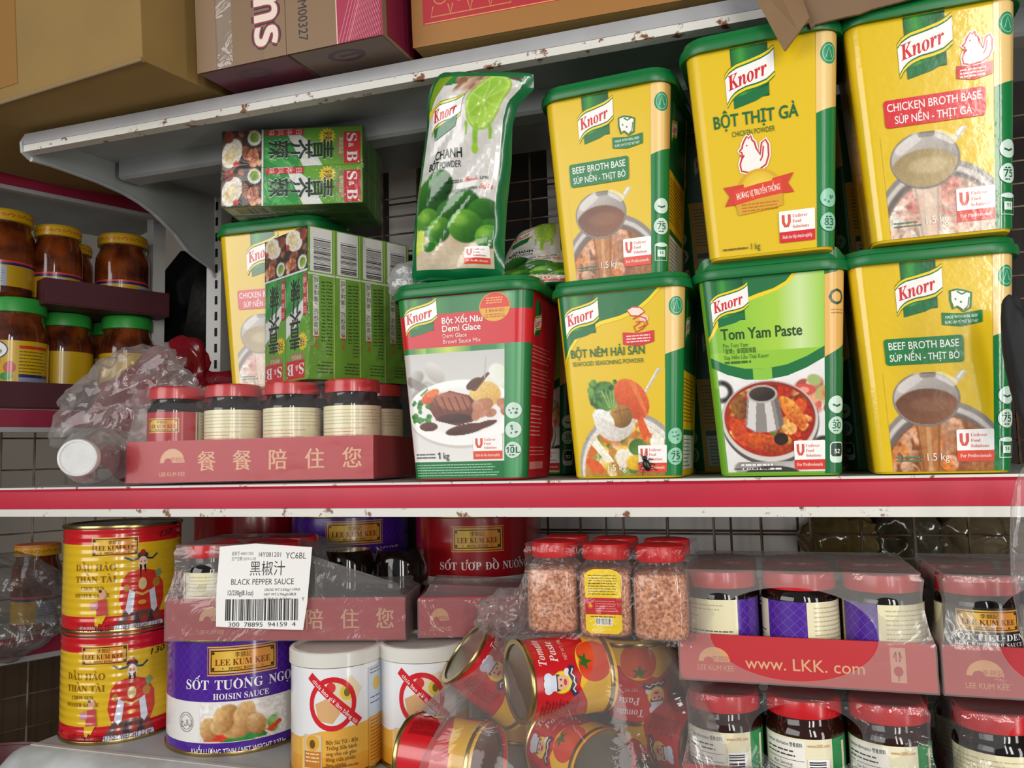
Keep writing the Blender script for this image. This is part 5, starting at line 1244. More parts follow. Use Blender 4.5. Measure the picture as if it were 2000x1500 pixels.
# ------------------------------------------------------------------ lime powder bags
def pouch(name, label, rows, thick, loc, rot, art, lean=None, nu=20, nv=40, seed=1):
    """pillow bag: rows of (t, xl, zl, xr, zr, y)"""
    ts = [r[0] for r in rows]; C_ = [[r[k] for r in rows] for k in range(1, 6)]
    def front(u, v, side=-1):
        t = np.clip(v / .250, 0, 1); s = np.clip(u / .116, 0, 1)
        xl, zl, xr, zr, y = [np.interp(t, ts, c) for c in C_]
        bulge = thick * (np.clip(4 * s * (1 - s), 0, 1) ** .6) * (np.clip(4 * t * (1 - t), 0, 1) ** .45)
        wr = (fbm(u * 34 + v * 22, v * 20, seed, 2) - .5) * .011 * np.clip(6 * s * (1 - s), 0, 1)
        return np.stack([xl + (xr - xl) * s, y + side * (bulge * .5) + side * wr, zl + (zr - zl) * s], 1)
    gu, gv = np.linspace(0, .116, 23), np.linspace(0, .250, 47)
    GU, GV = np.meshgrid(gu, gv); G = front(GU.ravel(), GV.ravel()).reshape(47, 23, 3)
    def sheet(u, v):
        a = np.clip(u / .116 * 22, 0, 21.9999); b = np.clip(v / .250 * 46, 0, 45.9999); i = a.astype(int); j = b.astype(int); fa = (a - i)[:, None]; fb = (b - j)[:, None]
        return (G[j, i] * (1 - fa) + G[j, i + 1] * fa) * (1 - fb) + (G[j + 1, i] * (1 - fa) + G[j + 1, i + 1] * fa) * fb
    t = thing(name, label, 'bag', loc, 0, 'lime powder bags on the steak dinner tub', rot)
    us, vs2 = np.meshgrid(np.linspace(0, .116, nu + 1), np.linspace(0, .250, nv + 1)); us, vs2 = us.ravel(), vs2.ravel()
    A = front(us, vs2, -1); B = front(us, vs2, 1)
    A = B + (A - B) * .86
    F = []; n = len(A)
    for j in range(nv):
        for i in range(nu):
            q = (j * (nu + 1) + i, j * (nu + 1) + i + 1, (j + 1) * (nu + 1) + i + 1, (j + 1) * (nu + 1) + i)
            F.append(tuple(reversed(q))); F.append(tuple(n + k for k in q))
    o = obj('bag_body', pydata('bag_body', np.vstack([A, B]), F, True, 60), mat('green_pouch', '#0d6b3a', rough=0.25, coat=0.5), t)
    print_on('printed_front', art, sheet, M_POUCH, o, [116 * k / 22 for k in range(1, 22)], [250 * k / 46 for k in range(1, 46)], lift=.0004, step=.00013)
    return t
A_LIME = art_lime()
rows = [(0, -.0624, .4590, .0385, .4400, -.020), (.03, -.0700, .4570, .0420, .4380, -.019), (.10, -.082, .446, .0400, .424, -.014), (.16, -.0885, .430, .0210, .412, -.010), (.25, -.091, .406, .0115, .392, -.004), (.42, -.103, .365, .006, .351, .006), (.6, -.114, .323, -.003, .309, .015), (.8, -.124, .276, -.010, .266, .024), (1, -.1287, .2355, -.0134, .2275, .030)]
pouch('powder_bag', 'white and green lime powder bag leaning against the grey shelf lip', rows, .046, (0, 0, 0), (0, 0, 0), A_LIME)
rows2 = [(0, -.02, .225, .05, .235, .11), (.2, -.04, .195, .05, .2, .09), (.6, -.05, .1, .055, .1, .06), (1, -.045, .0, .05, .0, .04)]
pouch('powder_bag', 'slumped cream and green lime bag standing behind the upright lime bag', [(0, -.014, .303, .030, .3135, .118), (.12, -.022, .298, .040, .309, .110), (.35, -.034, .272, .046, .272, .10), (.7, -.040, .243, .062, .243, .088), (1, -.036, .2255, .056, .2245, .080)], .05, (0, 0, 0), (0, 0, 0), A_LIME, seed=7)
o = obj('plastic_bag', crumple_me('plastic_bag', (.030, .03, .048), .25, 1.6, 3, 4), M_BLACK)
tag(o, 'black plastic bag crammed between the lime bags and the yellow tubs', 'bag', None, (.031, .168, .272))
o = obj('pouch_corner', crumple_me('pouch_corner', (.024, .012, .022), .30, 1.6, 5, 4), film_mat('pouch_film', haze=.4, gloss=.08, rough=.12, bump=.8, bscale=26, haze_color='#b9bcb9'))
tag(o, 'crumpled silvery pouch corner beside the foot of the upright lime bag', 'pouch', None, (-.146, .052, .243), (0, R_(-25), 0))

# ------------------------------------------------------------------ bottle and bags at the left end of the middle shelf
ax = Vector((.062, -.105, -.004)).normalized(); q = Vector((0, 0, 1)).rotation_difference(ax).to_euler()
t = thing('water_bottle', 'empty clear bottle with white cap lying beside the middle shelf tray', 'bottle', (-.640, .105, .0425), 0, None, tuple(q))
r = .0375
obj('bottle_body', lathe_me('bottle_body', [(.002, .004), (r * .7, 0), (r, .008), (r, .05), (r * .96, .054), (r, .058), (r, .098), (r * .95, .104), (r * .98, .110), (r * .93, .126), (r * .74, .140), (.021, .150), (.0195, .153), (.0195, .160)], 48, False), M_BOTTLE, t)
cp = [(.0205, .1565), (.0235, .157), (.0235, .170), (.0225, .1718), (.020, .1722), (.0195, .1712), (.0001, .1712)]
obj('screw_cap', lathe_me('screw_cap', cp, 48, False), M_WHITECAP, t)
o = obj('plastic_bag', crumple_me('plastic_bag', (.118, .055, .088), .42, 1.5, 2, 5), M_REDBAG)
tag(o, 'thin red plastic bag slumped behind the empty bottle', 'bag', None, (-.695, .262, .118), (0, R_(-33), R_(10)))
o = obj('plastic_bag', crumple_me('plastic_bag', (.108, .042, .064), .45, 1.9, 6, 5), M_BAG)
tag(o, 'crumpled clear plastic bag lying over the red bag', 'bag', None, (-.676, .165, .128), (0, R_(-24), R_(8)))
# ------------------------------------------------------------------ tins on the bottom shelf
ZB = -.3318
can('oyster_sauce_tin', 'yellow and red ribbed tin with a robed figure, at the bottom of the left stack', art_oyster('130', 0), .074, .1395, (-.607, .092, ZB), R_(36), M_CANRIB, .88, 'ribbed oyster sauce tins')
can('oyster_sauce_tin', 'yellow and red ribbed tin with a robed figure, on top of the left stack', art_oyster('130', -15), .0745, .1385, (-.6045, .090, ZB + .1405), R_(44), M_CANRIB, .88, 'ribbed oyster sauce tins')
A_H, A_B = art_hoisin(), art_barbecue()
hs = can('hoisin_tin', 'large purple and white tin of hoisin sauce on the bottom shelf beside the ribbed tins', A_H, .0905, .1405, (-.429, .114, ZB), R_(32), M_CAN, .93, 'large sauce tins')
dup(hs, (-.373, .315, ZB), R_(20), 'lower purple tin hidden behind the pepper sauce tray', 'large sauce tins of the back row')
dup(hs, (-.373, .315, ZB + .137), R_(26), 'purple tin top showing behind the pepper sauce tray', 'large sauce tins')
bb = can('barbecue_tin', 'dark red tin with gold plaque showing above the torn film of the tray', A_B, .0925, .1405, (-.158, .315, ZB + .137), R_(24), M_CAN, .95, 'large sauce tins')
dup(bb, (-.158, .315, ZB), R_(10), 'lower dark red tin hidden behind the torn film', 'large sauce tins of the back row')
bb2 = dup(bb, (-.566, .330, ZB + .137), R_(110), 'small piece of a red tin between the ribbed stack and the purple tin', 'large sauce tins')
dup(bb, (-.566, .330, ZB), R_(60), 'lower red tin hidden behind the ribbed stack', 'large sauce tins of the back row')

def lion(label, loc, rz):
    t = thing('powder_tin', label, 'tin', loc, rz, 'gold and white powder tins')
    r, h = .0530, .1395
    cb = can_body(r, h - .014, mat('can_wall'), t)
    obj('plastic_lid', lathe_me('plastic_lid', [(r + .0012, h - .018), (r + .0022, h - .0175), (r + .0022, h - .003), (r + .0010, h - .0015), (r - .003, h - .001), (r - .005, h - .004), (.0001, h - .004)], 56, False), mat('frosted_lid', '#dedcd4', rough=0.3, coat=0.3), t)
    f = cyl_map(r, h - .018); print_on('printed_label', art_lion(), lambda u, v: f(u * .91, v), M_CAN, cb, [PI * .0530 / .91 * 1000 * k / 28 for k in range(-28, 29)])
    return t
l1 = lion('white and gold powder tin with a prohibition sign, next to the purple tin', (-.2450, .052, ZB), R_(29))
dup(l1, (-.1490, .095, ZB), R_(24), 'white and gold powder tin with a prohibition sign, beside the bag of tomato tins', 'gold and white powder tins')
dup(l1, (-.053, .205, ZB), R_(60), 'powder tin whose white lid shows behind the bag of tomato tins', 'gold and white powder tins')

# ------------------------------------------------------------------ pepper sauce tray, torn open, with the white sticker
PO = (-.456, .004); PRZ = R_(13.3); PW = .300; PZ = -.1905
tray('red card tray with pepper sauce jars and white sticker, resting on the tins', PW, .150, .050, (PO[0], PO[1], PZ), PRZ, 'text')
for i, (lab, rz) in enumerate((('red lidded jar with cream label at the left end of the stickered tray', 70), ('red lidded dark jar mostly behind the white barcode sticker', 40))):
    x, y = on(PO, PRZ, .042 + .077 * i, .040); jar('back', .1125, lab, (x, y, PZ + .0025), R_(rz), 'jars in the stickered tray')
for i in range(2):
    x, y = on(PO, PRZ, .042 + .077 * i, .116); jar('pepper', .1125, 'red lidded jar in the back row of the stickered tray', (x, y, PZ + .0025), R_(20), 'back row jars of the stickered tray')
for i in range(2):
    x, y = on(PO, PRZ, .197 + .074 * i, .116 - .004 * i)
    o = obj('glass_jar', lathe_me('glass_jar', [(.030, 0), (.036, .006), (.036, .074), (.032, .086), (.030, .092), (.0001, .092)], 36), M_SAUCE); tag(o, ('dark jar without a lid, left of two under the dull film', 'dark jar without a lid, right of two under the dull film')[i], 'jar', 'dark jars under the dull film', (x, y, PZ + .0025))
t = thing('shrink_wrap', 'dull grey shrink film over the tray with the white barcode sticker', 'plastic film', (PO[0], PO[1], PZ - .001), PRZ)
hf = lambda x, y: 1.0 if x < .45 else max(.08, 1 - (x - .45) * 1.45)
obj('film', film_me(PW, .150, .052, .1165, .006, None, hf, seed=5, amp=.0025), film_mat('dull_film', haze=.20, gloss=.05, rough=.16, bump=.8, bscale=22, haze_color='#b5b0ae'), t)
st = art_sticker()
def stick(u, v):
    b = .0035 * np.sin(u / .101 * PI) * -1 - .006 * np.clip((v - .03) / .06, 0, 1) + .010 * np.clip((.05 - v) / .05, 0, 1)
    return np.stack([.068 + u * 1.16, -.0035 + b * .6, .1165 - v * 1.16], 1)
print_on('barcode_sticker', st, stick, mat('printed_sticker', attr=True, rough=0.5), t, [10 * k for k in range(1, 10)], [9 * k for k in range(1, 10)], lift=.001)
# flattened empty tray under the loose end of the film
tray('empty red tray under torn dull film at the right of the stickered tray', .178, .10, .047, (-.150, .082, PZ + .001), R_(17), 'side')
o = obj('shrink_wrap', film_me(.178, .10, .047, .062, .010, None, lambda x, y: 1 - .6 * x, seed=9, amp=.005), MATS['dull_film']); tag(o, 'torn dull film hanging over the empty red tray', 'plastic film', None, (-.150, .082, PZ), (0, 0, R_(17)))

# ------------------------------------------------------------------ bag of tomato paste tins
A_T = art_tomato(); r, L = .0385, .0885
spec = [('A', (.050, -.020, -.1965), (-.77, -.64, 0), 'tomato paste tin lying at the top of the bag with its dark end forward', 14, True),
        ('B', (.108, .130, -.232), (0.05, 0, -1), 'tomato paste tin standing upside down at the right of the bag', 0, True),
        ('C', (-.0680, -.024, -.2850), (.985, -.17, 0), 'tomato paste tin lying at the lower left of the bag', 100, False),
        ('D', (.058, .022, -.2885), (.74, -.67, 0), 'tomato paste tin lying below the top tin with its dark end to the shelf front', 8, False),
        ('E', (.150, .110, -.2885), (.80, -.60, 0), 'tomato paste tin lying at the lower right of the bag', 60, True),
        ('F', (-.0463, .060, -.222), (-.5, -.3, .5), 'tilted tomato paste tin half hidden at the back left of the bag', 30, True),
        ('G', (.165, .205, -.262), (.2, -.1, 1), 'tomato paste tin standing at the back right of the bag', 70, False)]
tt = None
for k, c, axis, lab, spin, flip in spec:
    axv = Vector(axis).normalized() * (1 if flip else -1); q0 = Vector((0, 0, 1)).rotation_difference(axv).to_matrix()
    toward = q0.transposed() @ (Vector((.27, -.82, .05)) - Vector(c))
    qm = q0.to_4x4() @ Matrix.Rotation(math.atan2(toward.x, -toward.y) + R_(spin - 94), 4, 'Z')
    base = Vector(c) - axv * L / 2; rot = tuple(qm.to_euler())
    if tt is None:
        tt = can('tomato_paste_tin', lab, A_T, r, L, tuple(base), 0, M_CAN, .875, 'tomato paste tins in the clear bag', 'tin', rot, .917)
        obj('tin_end', lathe_me('tin_end', [(.0001, .0035), (r - .012, .0035), (r - .010, .0022), (r - .006, .0022), (r - .0045, .004), (r - .0035, .001)], 48, False), M_TINDARK, tt)
        obj('tin_end', lathe_me('tin_end', [(r - .0035, L - .001), (r - .0045, L - .0035), (r - .006, L - .0022), (r - .010, L - .0022), (r - .012, L - .0035), (.0001, L - .0035)], 48, False), M_TINDARK, tt)
    else: dup(tt, tuple(base), None, lab, 'tomato paste tins in the clear bag', rot=rot)
loops = []
prof = [(-.331, .046, .070, .172, .160), (-.30, .044, .068, .186, .164), (-.26, .046, .072, .176, .156), (-.22, .060, .075, .140, .135), (-.185, .072, .075, .108, .118), (-.160, .070, .078, .080, .10), (-.146, .045, .09, .052, .07)]
n = 96
for i, (z, cx, cy, rx, ry) in enumerate(prof):
    lp = []
    for k in range(n):
        a = 2 * PI * k / n; fold = 1 + .030 * math.sin(a * 11 + i * .5) + .018 * math.sin(a * 23 + i * 1.1) + .02 * (fbm(np.array([a * 4]), np.array([z * 40]), 3)[0] - .5)
        ca, sa = math.cos(a), math.sin(a); sx = abs(ca) ** .75 * (1 if ca > 0 else -1); sy = abs(sa) ** .75 * (1 if sa > 0 else -1)
        lp.append((cx + rx * fold * sx, cy + ry * fold * sy * .98, z + .004 * math.sin(a * 7 + i)))
    loops.append(lp)
o = obj('plastic_bag', loft_me('plastic_bag', loops, (False, True), 70), M_BAG); sub = o.modifiers.new('smooth', 'SUBSURF'); sub.levels = 1; sub.render_levels = 2
tag(o, 'clear plastic bag gathered round the tomato paste tins', 'bag')
o = obj('plastic_bag', crumple_me('plastic_bag', (.030, .022, .022), .5, 2.2, 8, 4), M_BAG); tag(o, 'twisted clear plastic knot above the lying tomato tin', 'bag', None, (-.030, .045, -.150), (0, R_(-35), 0))

# ------------------------------------------------------------------ chilli salt jars
def salt(label, loc, rz, front):
    t = thing('salt_jar', label, 'jar', loc, rz, 'square chilli salt jars')
    w = .0535
    P = lambda s, z, rr=.012: [(x, y, z) for x, y in rect_loop(w * s, w * s, rr * s, 5)]
    obj('jar_body', loft_me('jar_body', [P(.86, 0), P(.97, .003), P(1, .008), P(1, .058), P(.95, .066), [(x, y, .073) for x, y in rect_loop(.043, .043, .0212, 5)], [(x, y, .078) for x, y in rect_loop(.043, .043, .0212, 5)]], (True, False), 50), M_CLEAR, t)
    obj('chilli_salt', loft_me('chilli_salt', [P(.82, .0012), P(.93, .004), P(.955, .009), P(.955, .056), P(.90, .0635), P(.5, .0655)], (True, True), 50), M_FLAKE, t)
    V = []; n = 64
    L = [[((.0238 + d) * math.cos(2 * PI * k / n) * (1 - (.0006 / .0238 if k % 2 and ribbed else 0)), (.0238 + d) * math.sin(2 * PI * k / n) * (1 - (.02 if k % 2 and ribbed else 0)), z) for k in range(n)] for d, z, ribbed in ((0, .0755, True), (.0005, .077, True), (.0005, .088, True), (-.0006, .0905, False), (-.004, .0912, False))]
    obj('red_lid', loft_me('red_lid', L, (True, True), 30), mat('red_plastic_lid', '#cc1a1c', rough=0.32), t)
    if front: print_on('paper_label', art_salt_front(), plane_map((-.0215, -w / 2 - .0004, .0705), (.825, 0, 0), (0, 0, .74)), M_LABEL, t, scale=.001)
    return t
s0 = None
for row in range(2):
    for i in range(3):
        x, y, z = .0445 + .0555 * i, .002 + .056 * row - .002 * i, -.1545 - .0012 * i
        lab = (('clear jar of chilli salt without a label at the left of the wrapped trio', 'jar of chilli salt with yellow and red label, in the middle of the wrapped trio', 'clear jar of chilli salt without a label next to the web address tray') if row == 0 else ('jar behind the left chilli salt jar', 'jar behind the labelled chilli salt jar', 'jar behind the chilli salt jar near the web address tray'))[i]
        if row == 0 and i == 1: salt(lab, (x, y, z), R_(2), True)
        elif s0 is None: s0 = salt(lab, (x, y, z), R_(1), False)
        else: dup(s0, (x, y, z), R_(-1 + i), lab, 'square chilli salt jars')
w = obj('shrink_wrap', film_me(.170, .114, .05, .0925, .0015, None, None, seed=12, amp=.0018), MATS['glossy_wrap']); tag(w, 'clear wrap round the six chilli salt jars', 'plastic film', None, (.0150, -.0285, -.1562), (0, R_(1.2), R_(-1.5)))

# ------------------------------------------------------------------ jar trays at the right
FILM_HOLE = (.106, .048, .076, .043)
def jar_tray(o, label, kind, jk, H, jlabels, back, grp, film, flabel, hole, rots, W=.229, D=.170, th=.0435, nj=3, mg=None, lt=None):
    tray(label, W, D, th, o, 0, kind)
    for i in range(nj):
        jar(jk, H, jlabels[i], (o[0] + .0395 + .0762 * i, o[1] + .041, o[2] + .0025), R_(rots[i]), grp, mglass=mg, ltop=lt)
    for i in range(nj):
        jar(jk, H, back, (o[0] + .0395 + .0762 * i, o[1] + .125, o[2] + .0025), R_(10), grp + ', back row', mglass=mg)
    f = obj('shrink_wrap', film_me(W, D, th, H + .006, .005, hole, None, seed=int(o[0] * 100 + o[2] * 977), nf=96, nv=40), film)
    tag(f, flabel, 'plastic film', None, (o[0], o[1], o[2] - .0012))
jar_tray((.1705, 0, -.1965), 'red card tray with a web address, topmost behind the round film opening', 'web', 'hoisin', .1005,
         ('purple labelled sauce jar at the left of the web address tray', 'purple labelled sauce jar in the middle of the web address tray', 'sauce jar under milky film at the right of the web address tray'),
         'jar in the back row of the web address tray', 'jars in the web address tray', M_FILM, 'milky shrink film with a large round opening, round the web address tray', FILM_HOLE, (4, -78, -100), lt=.0735)
jar_tray((.1690, .0, -.3215), 'red card tray of green labelled jars below the web address tray', 'side', 'green', .1055,
         ('green labelled jar at the left below the web address tray', 'green labelled jar in the middle below the web address tray', 'green labelled jar at the right below the web address tray'),
         'jar in the back row of the tray below the web address tray', 'green labelled jars', film_mat('clear_film_lower', haze=.05, gloss=.04, rough=.07, bump=1.0, bscale=24, edge=.25), 'clear shrink film round the green labelled jars', (.116, .078, .050, .030), (-2, -6, -12), mg=M_BROWN)
jar_tray((.4050, .0, -.1965), 'red card tray of black pepper sauce at the shelf end, beside the web address tray', 'side', 'pepper', .1005,
         ('black labelled pepper sauce jar with gold plaque beside the web address tray', 'black labelled pepper sauce jar second in its tray', 'black labelled pepper sauce jar third in its tray'),
         'jar in the back row of the pepper sauce tray', 'black pepper sauce jars', M_FILM, 'milky shrink film round the black pepper sauce tray', (.085, .055, .040, .042), (2, 0, 0), nj=2, lt=.0735)
jar_tray((.4120, .0, -.3215), 'lowest red card tray at the shelf end, below the pepper sauce tray', 'side', 'back', .1045,
         ('red lidded jar with cream label in the lowest tray at the shelf end', 'second red lidded jar in the lowest tray at the shelf end', ''),
         'jar in the back row of the lowest shelf end tray', 'jars in the lowest shelf end tray', film_mat('clear_film_lower'), 'clear shrink film round the lowest tray at the shelf end', (.075, .078, .036, .036), (-20, 0, 0), nj=2)

# things at the right edge
o = obj('plastic_strap', crumple_me('plastic_strap', (.0125, .012, .066), .16, 1.5, 4, 4), mat('black_cloth', '#17181a', rough=0.7)); tag(o, 'black strap hanging in front of the shiny tub with the green panel', 'strap', None, (.4730, -.052, .090), (0, R_(-5), 0))
t = thing('hanging_pouch', 'clear pouch with blue print hanging past the crimson rail end', 'pouch', (.4700, -.052, -.03))
obj('film', crumple_me('film', (.018, .006, .085), .12, 1.6, 7, 4), M_BAG, t).location = (0, 0, -.05)
o = obj('blue_print', crumple_me('blue_print', (.014, .004, .024), .1, 1.5, 8, 3), mat('blue_print', '#1d56b0', rough=0.3, coat=0.5), t); o.location = (.004, .001, -.075)
for i, (x, z, s, c) in enumerate(((.36, -.112, (.055, .03, .045), '#6b5a33'), (.455, -.108, (.05, .03, .05), '#4a4433'), (.545, -.105, (.06, .03, .05), '#6f6249'))):
    o = obj('plastic_bag', crumple_me('plastic_bag', s, .3, 1.9, 11 + i, 4), mat('wrapped_goods_%s' % c[1:], c, rough=0.12, coat=0.8, bump=0.8, bscale=26))
    tag(o, ('olive plastic wrapped pack behind the wire mesh, next to the white tiles', 'dark plastic wrapped pack in the middle behind the wire mesh', 'brown plastic wrapped pack behind the wire mesh at the shelf end')[i], 'bag', 'wrapped packs behind the wire mesh', (x, .485, z))

# ------------------------------------------------------------------ cartons on the top shelf
TILT = R_(3.9)
t = carton('large plain tan carton with brown tape, overhanging the grey shelf', .52, .40, .32, (-.404 - .52 * math.cos(R_(-6.3)), -.106 - .52 * math.sin(R_(-6.3)), .4935), (TILT, 0, R_(-6.3)), M_KRAFT)
box('packing_tape', .258, .302, -.0010, .0, .02, .32, M_TAPE, t); box('flap_edge', .0, .52, -.0030, .004, -.0015, .004, mat('kraft_edge', '#8d7550', rough=0.9), t, .001, 1)
def pr(name, t, W, H, draw, y=-.0004):
    a = Art(); draw(a, W, H); return print_on(name, a, plane_map((0, y, H), (1, 0, 0), (0, 0, 1)), M_CARD, t)
t = carton('brown carton with large pink rounded lettering and clear tape, overhanging the shelf', .126, .33, .27, (-.3705, -.053, .4958), (TILT, 0, R_(-1)), M_KRAFTD)
def dA(a, W, H):
    a.rect(0, 0, 126, 270, '#846747'); a.rect(28, 0, 3, 270, '#795c3f'); a.rect(52, 0, 44, 270, '#7f6242')
    a.text(sty('ons', 'sans'), 84, 162, 40, '#1b1214', rot=-90, bold=.13, w=92); a.text(sty('ons', 'sans'), 84, 162, 40, '#8c1c3c', rot=-90, bold=.075, w=92)
    a.text(sty('ons', 'sans'), 84, 162, 40, '#e9d5c6', rot=-90, bold=.012, w=92)
pr('printed_front', t, 126, .27, dA)
box('clear_tape', .030, .052, -.0009, -.0002, 0, .27, film_mat('clear_tape', haze=.05, gloss=.05, rough=.05, bump=.8, bscale=20), t)
def und(name, t, x0, x1, y0, y1, c1, c2):
    a = Art(); a.rect(x0, y0, x1 - x0, y1 - y0, c1); cx, cy = (x0 + x1) / 2, y0 + 26; a.ell(cx, cy, 24, 15, c2); a.ell(cx, cy, 16, 9, c1); a.rect(cx - 10, cy - 3, 26, 6, c2)
    return print_on(name, a, lambda u, v: np.stack([u, v, np.zeros_like(u) - .0002], 1), M_CARD, t)
und('printed_underside', t, 2, 124, 2, 200, '#6e1c34', '#4a2030')
t = carton('brown and magenta striped carton with stencilled code, beside the pink lettered carton', .124, .33, .27, (-.2437, -.0555, .4956), (TILT, 0, R_(-.5)), M_KRAFTD)
def dB(a, W, H):
    a.rect(0, 0, 124, 270, '#846747'); a.text('OM00327', 17, 198, 12, '#1f1a18', rot=-90, w=60, bold=.015)
    a.rect(66, 0, 58, 270, '#a31c44'); a.rect(66, 0, 1.2, 270, '#e7c9b4')
    for k in range(26): a.line([(68 + k * 4.4, 270), (68 + k * 4.4 + 40, 150)], .8, '#cf7f8c') if 68 + k * 4.4 + 40 < 124 else None
    for k in range(20): a.line([(80 + k * 2.2, 269), (80 + k * 2.2 + min(40, 42 - k * 2.2), 269 - 3 * min(40, 42 - k * 2.2))], .7, '#cf7f8c')
pr('printed_front', t, 124, .27, dB); und('printed_underside', t, 2, 122, 2, 200, '#7d6656', '#5a3040')
box('side_panel', .1242, .1248, .01, .32, .004, .268, mat('magenta_card', '#7d1a38', rough=0.5), t)
t = carton('orange tan carton with a red printed panel, beside the striped carton', .36, .33, .27, (-.1040, -.012, .4988), (TILT, 0, R_(1.5)), M_KRAFT)
def dC(a, W, H):
    a.rect(0, 0, 360, 270, '#a06c2e'); a.rect(14, 0, 330, 246, '#b3202c'); a.rect(16, 244, 326, 1, '#d9a860')
    g = '#c9874a'
    for k in range(4):
        x = 36 + k * 24; a.ring(x, 216, 9, 1.4, g, 20); a.line([(x - 9, 226), (x - 12, 238), (x + 12, 238), (x + 9, 226)], 1.4, g)
pr('printed_front', t, 360, .27, dC)
t = carton('brown carton with a torn flap hanging in front of the hen tub', .42, .30, .25, (.272, -.048, .4962), (TILT, 0, 0), M_KRAFTD)
def slab(name, pts, y0, th, m, parent, bulge=0.0):
    me = prism_me(name, pts, 'y', y0, y0 + th); o = obj(name, me, m, parent); return o
Ti = (.272, -.048, .4975)
o = slab('torn_flap', [(.017, .003), (.030, -.045), (.037, -.062), (.044, -.070), (.049, -.0685), (.051, -.074), (.055, -.071), (.066, -.070), (.08, -.069), (.094, -.0685), (.105, -.066), (.128, -.064), (.150, -.061), (.175, -.054), (.235, -.03), (.26, .003)], -.004, .0035, M_KRAFTD, t)
bm = bmesh.new()
V = [(-.012, -.002, .004), (.030, -.002, .004), (.0480, -.010, -.068), (.0270, -.010, -.0945), (.0075, -.017, .004), (.0395, -.0175, -.0825)]
q = [bm.verts.new(p) for p in V]
for f in ((0, 4, 5, 3), (4, 1, 2, 5)): bm.faces.new([q[i] for i in f])
me = bpy.data.meshes.new('folded_strip'); bm.to_mesh(me); bm.free()
o = obj('folded_strip', me, mat('kraft_strip', '#8a6c4c', rough=0.75, vary=.15, vscale=20), t); so = o.modifiers.new('thick', 'SOLIDIFY'); so.thickness = .003
# ------------------------------------------------------------------ neighbouring unit at the left
KU = 1.13; AU = math.atan2(.906, .424)
def uz(z): return .0263 + KU * (z - .0263)
def U(s, t, z):
    d2 = (.4239, .9057); n = (-.9057, .4239); p = (-.787 + d2[0] * s + n[0] * t, .045 + d2[1] * s + n[1] * t)
    return (.2672 + KU * (p[0] - .2672), -.8236 + KU * (p[1] + .8236), uz(z))
UO = U(0, 0, .0263)
def urot(x, y): return (UO[0] + math.cos(AU) * x - math.sin(AU) * y, UO[1] + math.sin(AU) * x + math.cos(AU) * y)
M_DRAIL = mat('maroon_rail', '#8a1636', rough=0.45)
for zr, zl, lab in ((.466, .436, 'upper shelf of the neighbouring unit over the yellow lidded jars'), (.112, .078, 'dark red railed shelf of the neighbouring unit under the green lidded jars'), (-.215, -.251, 'lowest railed shelf of the neighbouring unit behind the ribbed tins')):
    t = thing('shelf_board', lab, 'shelf', (UO[0], UO[1], uz(zr)), AU); h = (zr - zl) * KU
    box('deck', -.28, .30, .003, .27, -.012, 0, M_STEEL, t)
    box('front_rail', -.28, .30, -.003, .003, -h * .78, -.001, M_DRAIL, t)
    box('front_lip', -.28, .30, -.004, .010, -h, -h * .79, M_LIPG, t)
t = thing('shelf_upright', 'pale steel post at the corner of the neighbouring unit', 'post', U(.245, .06, -.9), AU)
box('post', -.012, .012, -.01, .02, 0, 1.55, mat('post_white'), t)
bm = bmesh.new()
for k in range(-4, 6): tube_bm([(.018 + k * .0585, .29, -.62), (.018 + k * .0585, .29, .42)], .002, 6, bm)
for k in range(-9, 7): tube_bm([(-.26, .293, -.04 + k * .062), (.33, .293, -.04 + k * .062)], .0016, 6, bm)
o = obj('wire_mesh_panel', bm, M_WIRE); tag(o, 'grey wire mesh panel at the back of the neighbouring unit', 'wire mesh', None, (UO[0], UO[1], 0), (0, 0, AU))

